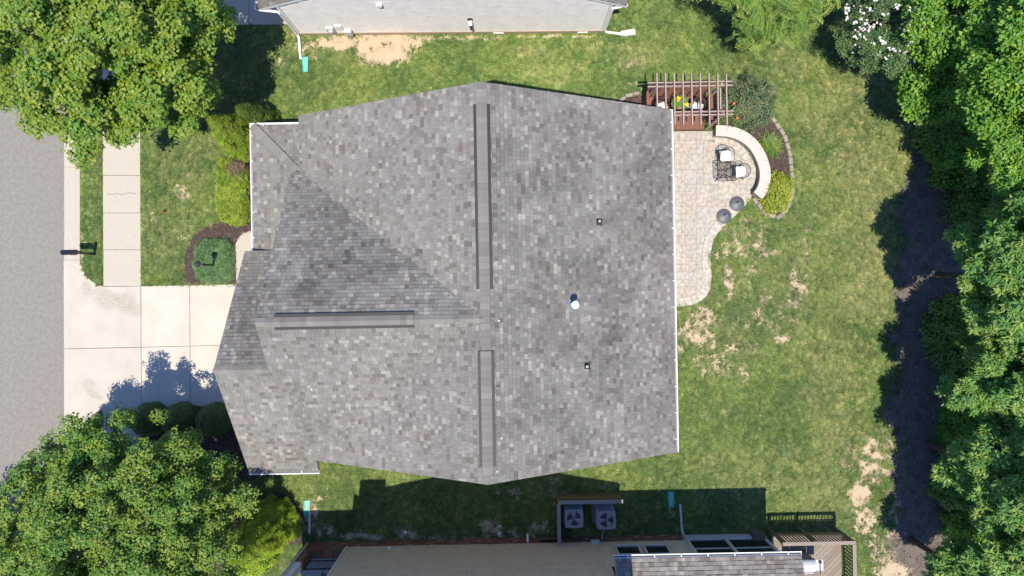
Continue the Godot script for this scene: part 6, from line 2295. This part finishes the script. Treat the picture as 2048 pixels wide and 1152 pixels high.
func make_side_yard() -> void:
	var th := 0.0195
	var n := 0
	for p in [[1148, 1037.5, "air conditioner condenser nearer the long fence panel", 0.0], [1213, 1040.5, "air conditioner condenser with its edge past the fence end", 0.6]]:
		var q := up3(p[0], p[1], 0.82)
		var ac := thing("condenser", p[2], "air conditioner", Vector3(q.x, 0.0, q.z), th, "condensers in the fence corner")
		var m := MB.new()
		m.box(Vector3(-0.06, 0.04, -0.06), Vector3(0.86, 0.08, 0.86), 0.01)
		part("pad", m, M.fence_cap, ac)
		m = MB.new()
		m.box(Vector3(0, 0.43, 0), Vector3(0.68, 0.70, 0.68), 0.05)
		part("case", m, M.grey_dark, ac)
		for k in 9:
			m = MB.new()
			m.box(Vector3(0, 0.14 + k * 0.072, 0), Vector3(0.70, 0.02, 0.70), 0.008)
			part("louvre", m, M.grey_paint, ac)
		# lid: rounded square with a round opening
		m = MB.new()
		var N := 48
		var inner := []
		var outer := []
		for k in N:
			var a := TAU * k / N
			var d := Vector2(cos(a), sin(a))
			var e := pow(pow(absf(d.x), 9.0) + pow(absf(d.y), 9.0), -1.0 / 9.0)
			outer.append(Vector3(d.x * e * 0.36, 0.82, d.y * e * 0.36))
			inner.append(Vector3(d.x * 0.275, 0.825, d.y * 0.275))
		for k in N:
			var k2 := (k + 1) % N
			m.quad(inner[k], inner[k2], outer[k2], outer[k], Vector3.UP)
			var dn := Vector3(0, -0.06, 0)
			m.quad(outer[k], outer[k2], outer[k2] + dn, outer[k] + dn, outer[k])
			m.quad(inner[k], inner[k2], inner[k2] + dn * 0.6, inner[k] + dn * 0.6, -inner[k])
		part("lid", m, M.lid_grey, ac)
		m = MB.new()
		m.lathe(Vector3.ZERO, [Vector2(0.27, 0.782), Vector2(0.0, 0.7815)], 32)
		part("well", m, M.char, ac)
		m = MB.new()
		m.lathe(Vector3.ZERO, [Vector2(0.075, 0.79), Vector2(0.075, 0.81), Vector2(0.0, 0.815)], 18)
		var hub := part("fan_hub", m, M.grey_dark, ac)
		for k in 3:
			m = MB.new()
			var a0: float = TAU * k / 3.0 + p[3]
			for j in 5:
				var a1 := a0 + j * 0.17
				var a2 := a0 + (j + 1) * 0.17
				var y1 := 0.788 + j * 0.005
				var y2 := 0.788 + (j + 1) * 0.005
				m.quad(Vector3(cos(a1) * 0.07, y1, sin(a1) * 0.07), Vector3(cos(a1) * 0.265, y1, sin(a1) * 0.265), Vector3(cos(a2) * 0.265, y2, sin(a2) * 0.265), Vector3(cos(a2) * 0.07, y2, sin(a2) * 0.07), Vector3.UP)
			part("fan_blade", m, M.lid_grey, hub)
		m = MB.new()
		m.tube([Vector3(-0.2 + n * 0.3, 0.25, 0.34), Vector3(-0.12 + n * 0.1, 0.12, 0.55), Vector3(-0.05 - n * 0.1, 0.3, 0.95)], [0.02, 0.02, 0.02], 7)
		part("refrigerant_line", m, M.rubber if n == 0 else M.grey_paint, ac)
		n += 1
	# low board fence round two sides of the condensers
	var fe := thing("board_fence", "low weathered board fence screening the two condensers", "fence", Vector3.ZERO, th)
	var x := 1.70
	while x < 4.0:
		var b := MB.new()
		b.box(Vector3(x + 0.07, 0.52, 8.27), Vector3(0.135, 1.0, 0.02), 0.003)
		part("board", b, M.old_wood, fe)
		x += 0.142
	var z := 8.32
	while z < 9.85:
		var b := MB.new()
		b.box(Vector3(1.62, 0.52, z + 0.07), Vector3(0.02, 1.0, 0.135), 0.003)
		part("board", b, M.old_wood, fe)
		z += 0.142
	for c in [[Vector3(2.86, 1.05, 8.29), Vector3(2.5, 0.035, 0.14)], [Vector3(1.63, 1.053, 9.13), Vector3(0.14, 0.035, 1.58)]]:
		var b := MB.new()
		b.box(c[0], c[1], 0.006)
		part("cap_rail", b, M.fence_cap, fe)
	for p in [Vector2(1.66, 8.33), Vector2(4.06, 8.3), Vector2(1.66, 9.8)]:
		var b := MB.new()
		b.box(Vector3(p.x, 0.51, p.y), Vector3(0.09, 1.05, 0.09), 0.006)
		part("post", b, M.old_wood, fe)
	for h in [0.25, 0.8]:
		var b := MB.new()
		b.bar(Vector3(1.72, h, 8.235), Vector3(4.02, h, 8.235), 0.04, 0.09)
		part("rail", b, M.old_wood, fe)
	# gas meter and regulator by the footing
	var gm := thing("gas_meter", "grey gas meter with bent pipes at the brick footing", "meter", Vector3(-0.47, 0, 9.72), th)
	var m := MB.new()
	m.box(Vector3(0, 0.5, -0.06), Vector3(0.2, 0.26, 0.16), 0.03)
	part("body", m, M.grey_paint, gm)
	m = MB.new()
	m.box(Vector3(0, 0.3, -0.28), Vector3(0.15, 0.1, 0.1), 0.03)
	part("regulator", m, M.grey_paint, gm)
	m = MB.new()
	m.tube([Vector3(-0.06, 0.64, -0.06), Vector3(-0.06, 0.74, -0.06), Vector3(-0.18, 0.76, 0.1), Vector3(-0.26, 0.72, 0.26)], [0.018, 0.018, 0.018, 0.018], 7)
	m.tube([Vector3(0.06, 0.64, -0.06), Vector3(0.09, 0.72, -0.1), Vector3(0.02, 0.34, -0.28), Vector3(0.02, 0.0, -0.28)], [0.018, 0.018, 0.018, 0.018], 7)
	part("pipe", m, M.copper, gm)
	var cp := thing("cleanout_cap", "small round white pipe cap in the shaded grass", "pipe cap", g3(811, 1064), 0.0)
	m = MB.new()
	m.lathe(Vector3.ZERO, [Vector2(0.06, 0.0), Vector2(0.06, 0.09), Vector2(0.05, 0.10), Vector2(0.0, 0.102)], 18)
	part("cap", m, M.white, cp)
	m = MB.new()
	m.box(Vector3(0, 0.108, 0), Vector3(0.03, 0.014, 0.03), 0.003)
	part("nut", m, M.white, cp)
	iron_chair("black iron chair in the shade of the brick porch", Vector3(-7.15, 0.83, 11.15), 1.2, "")
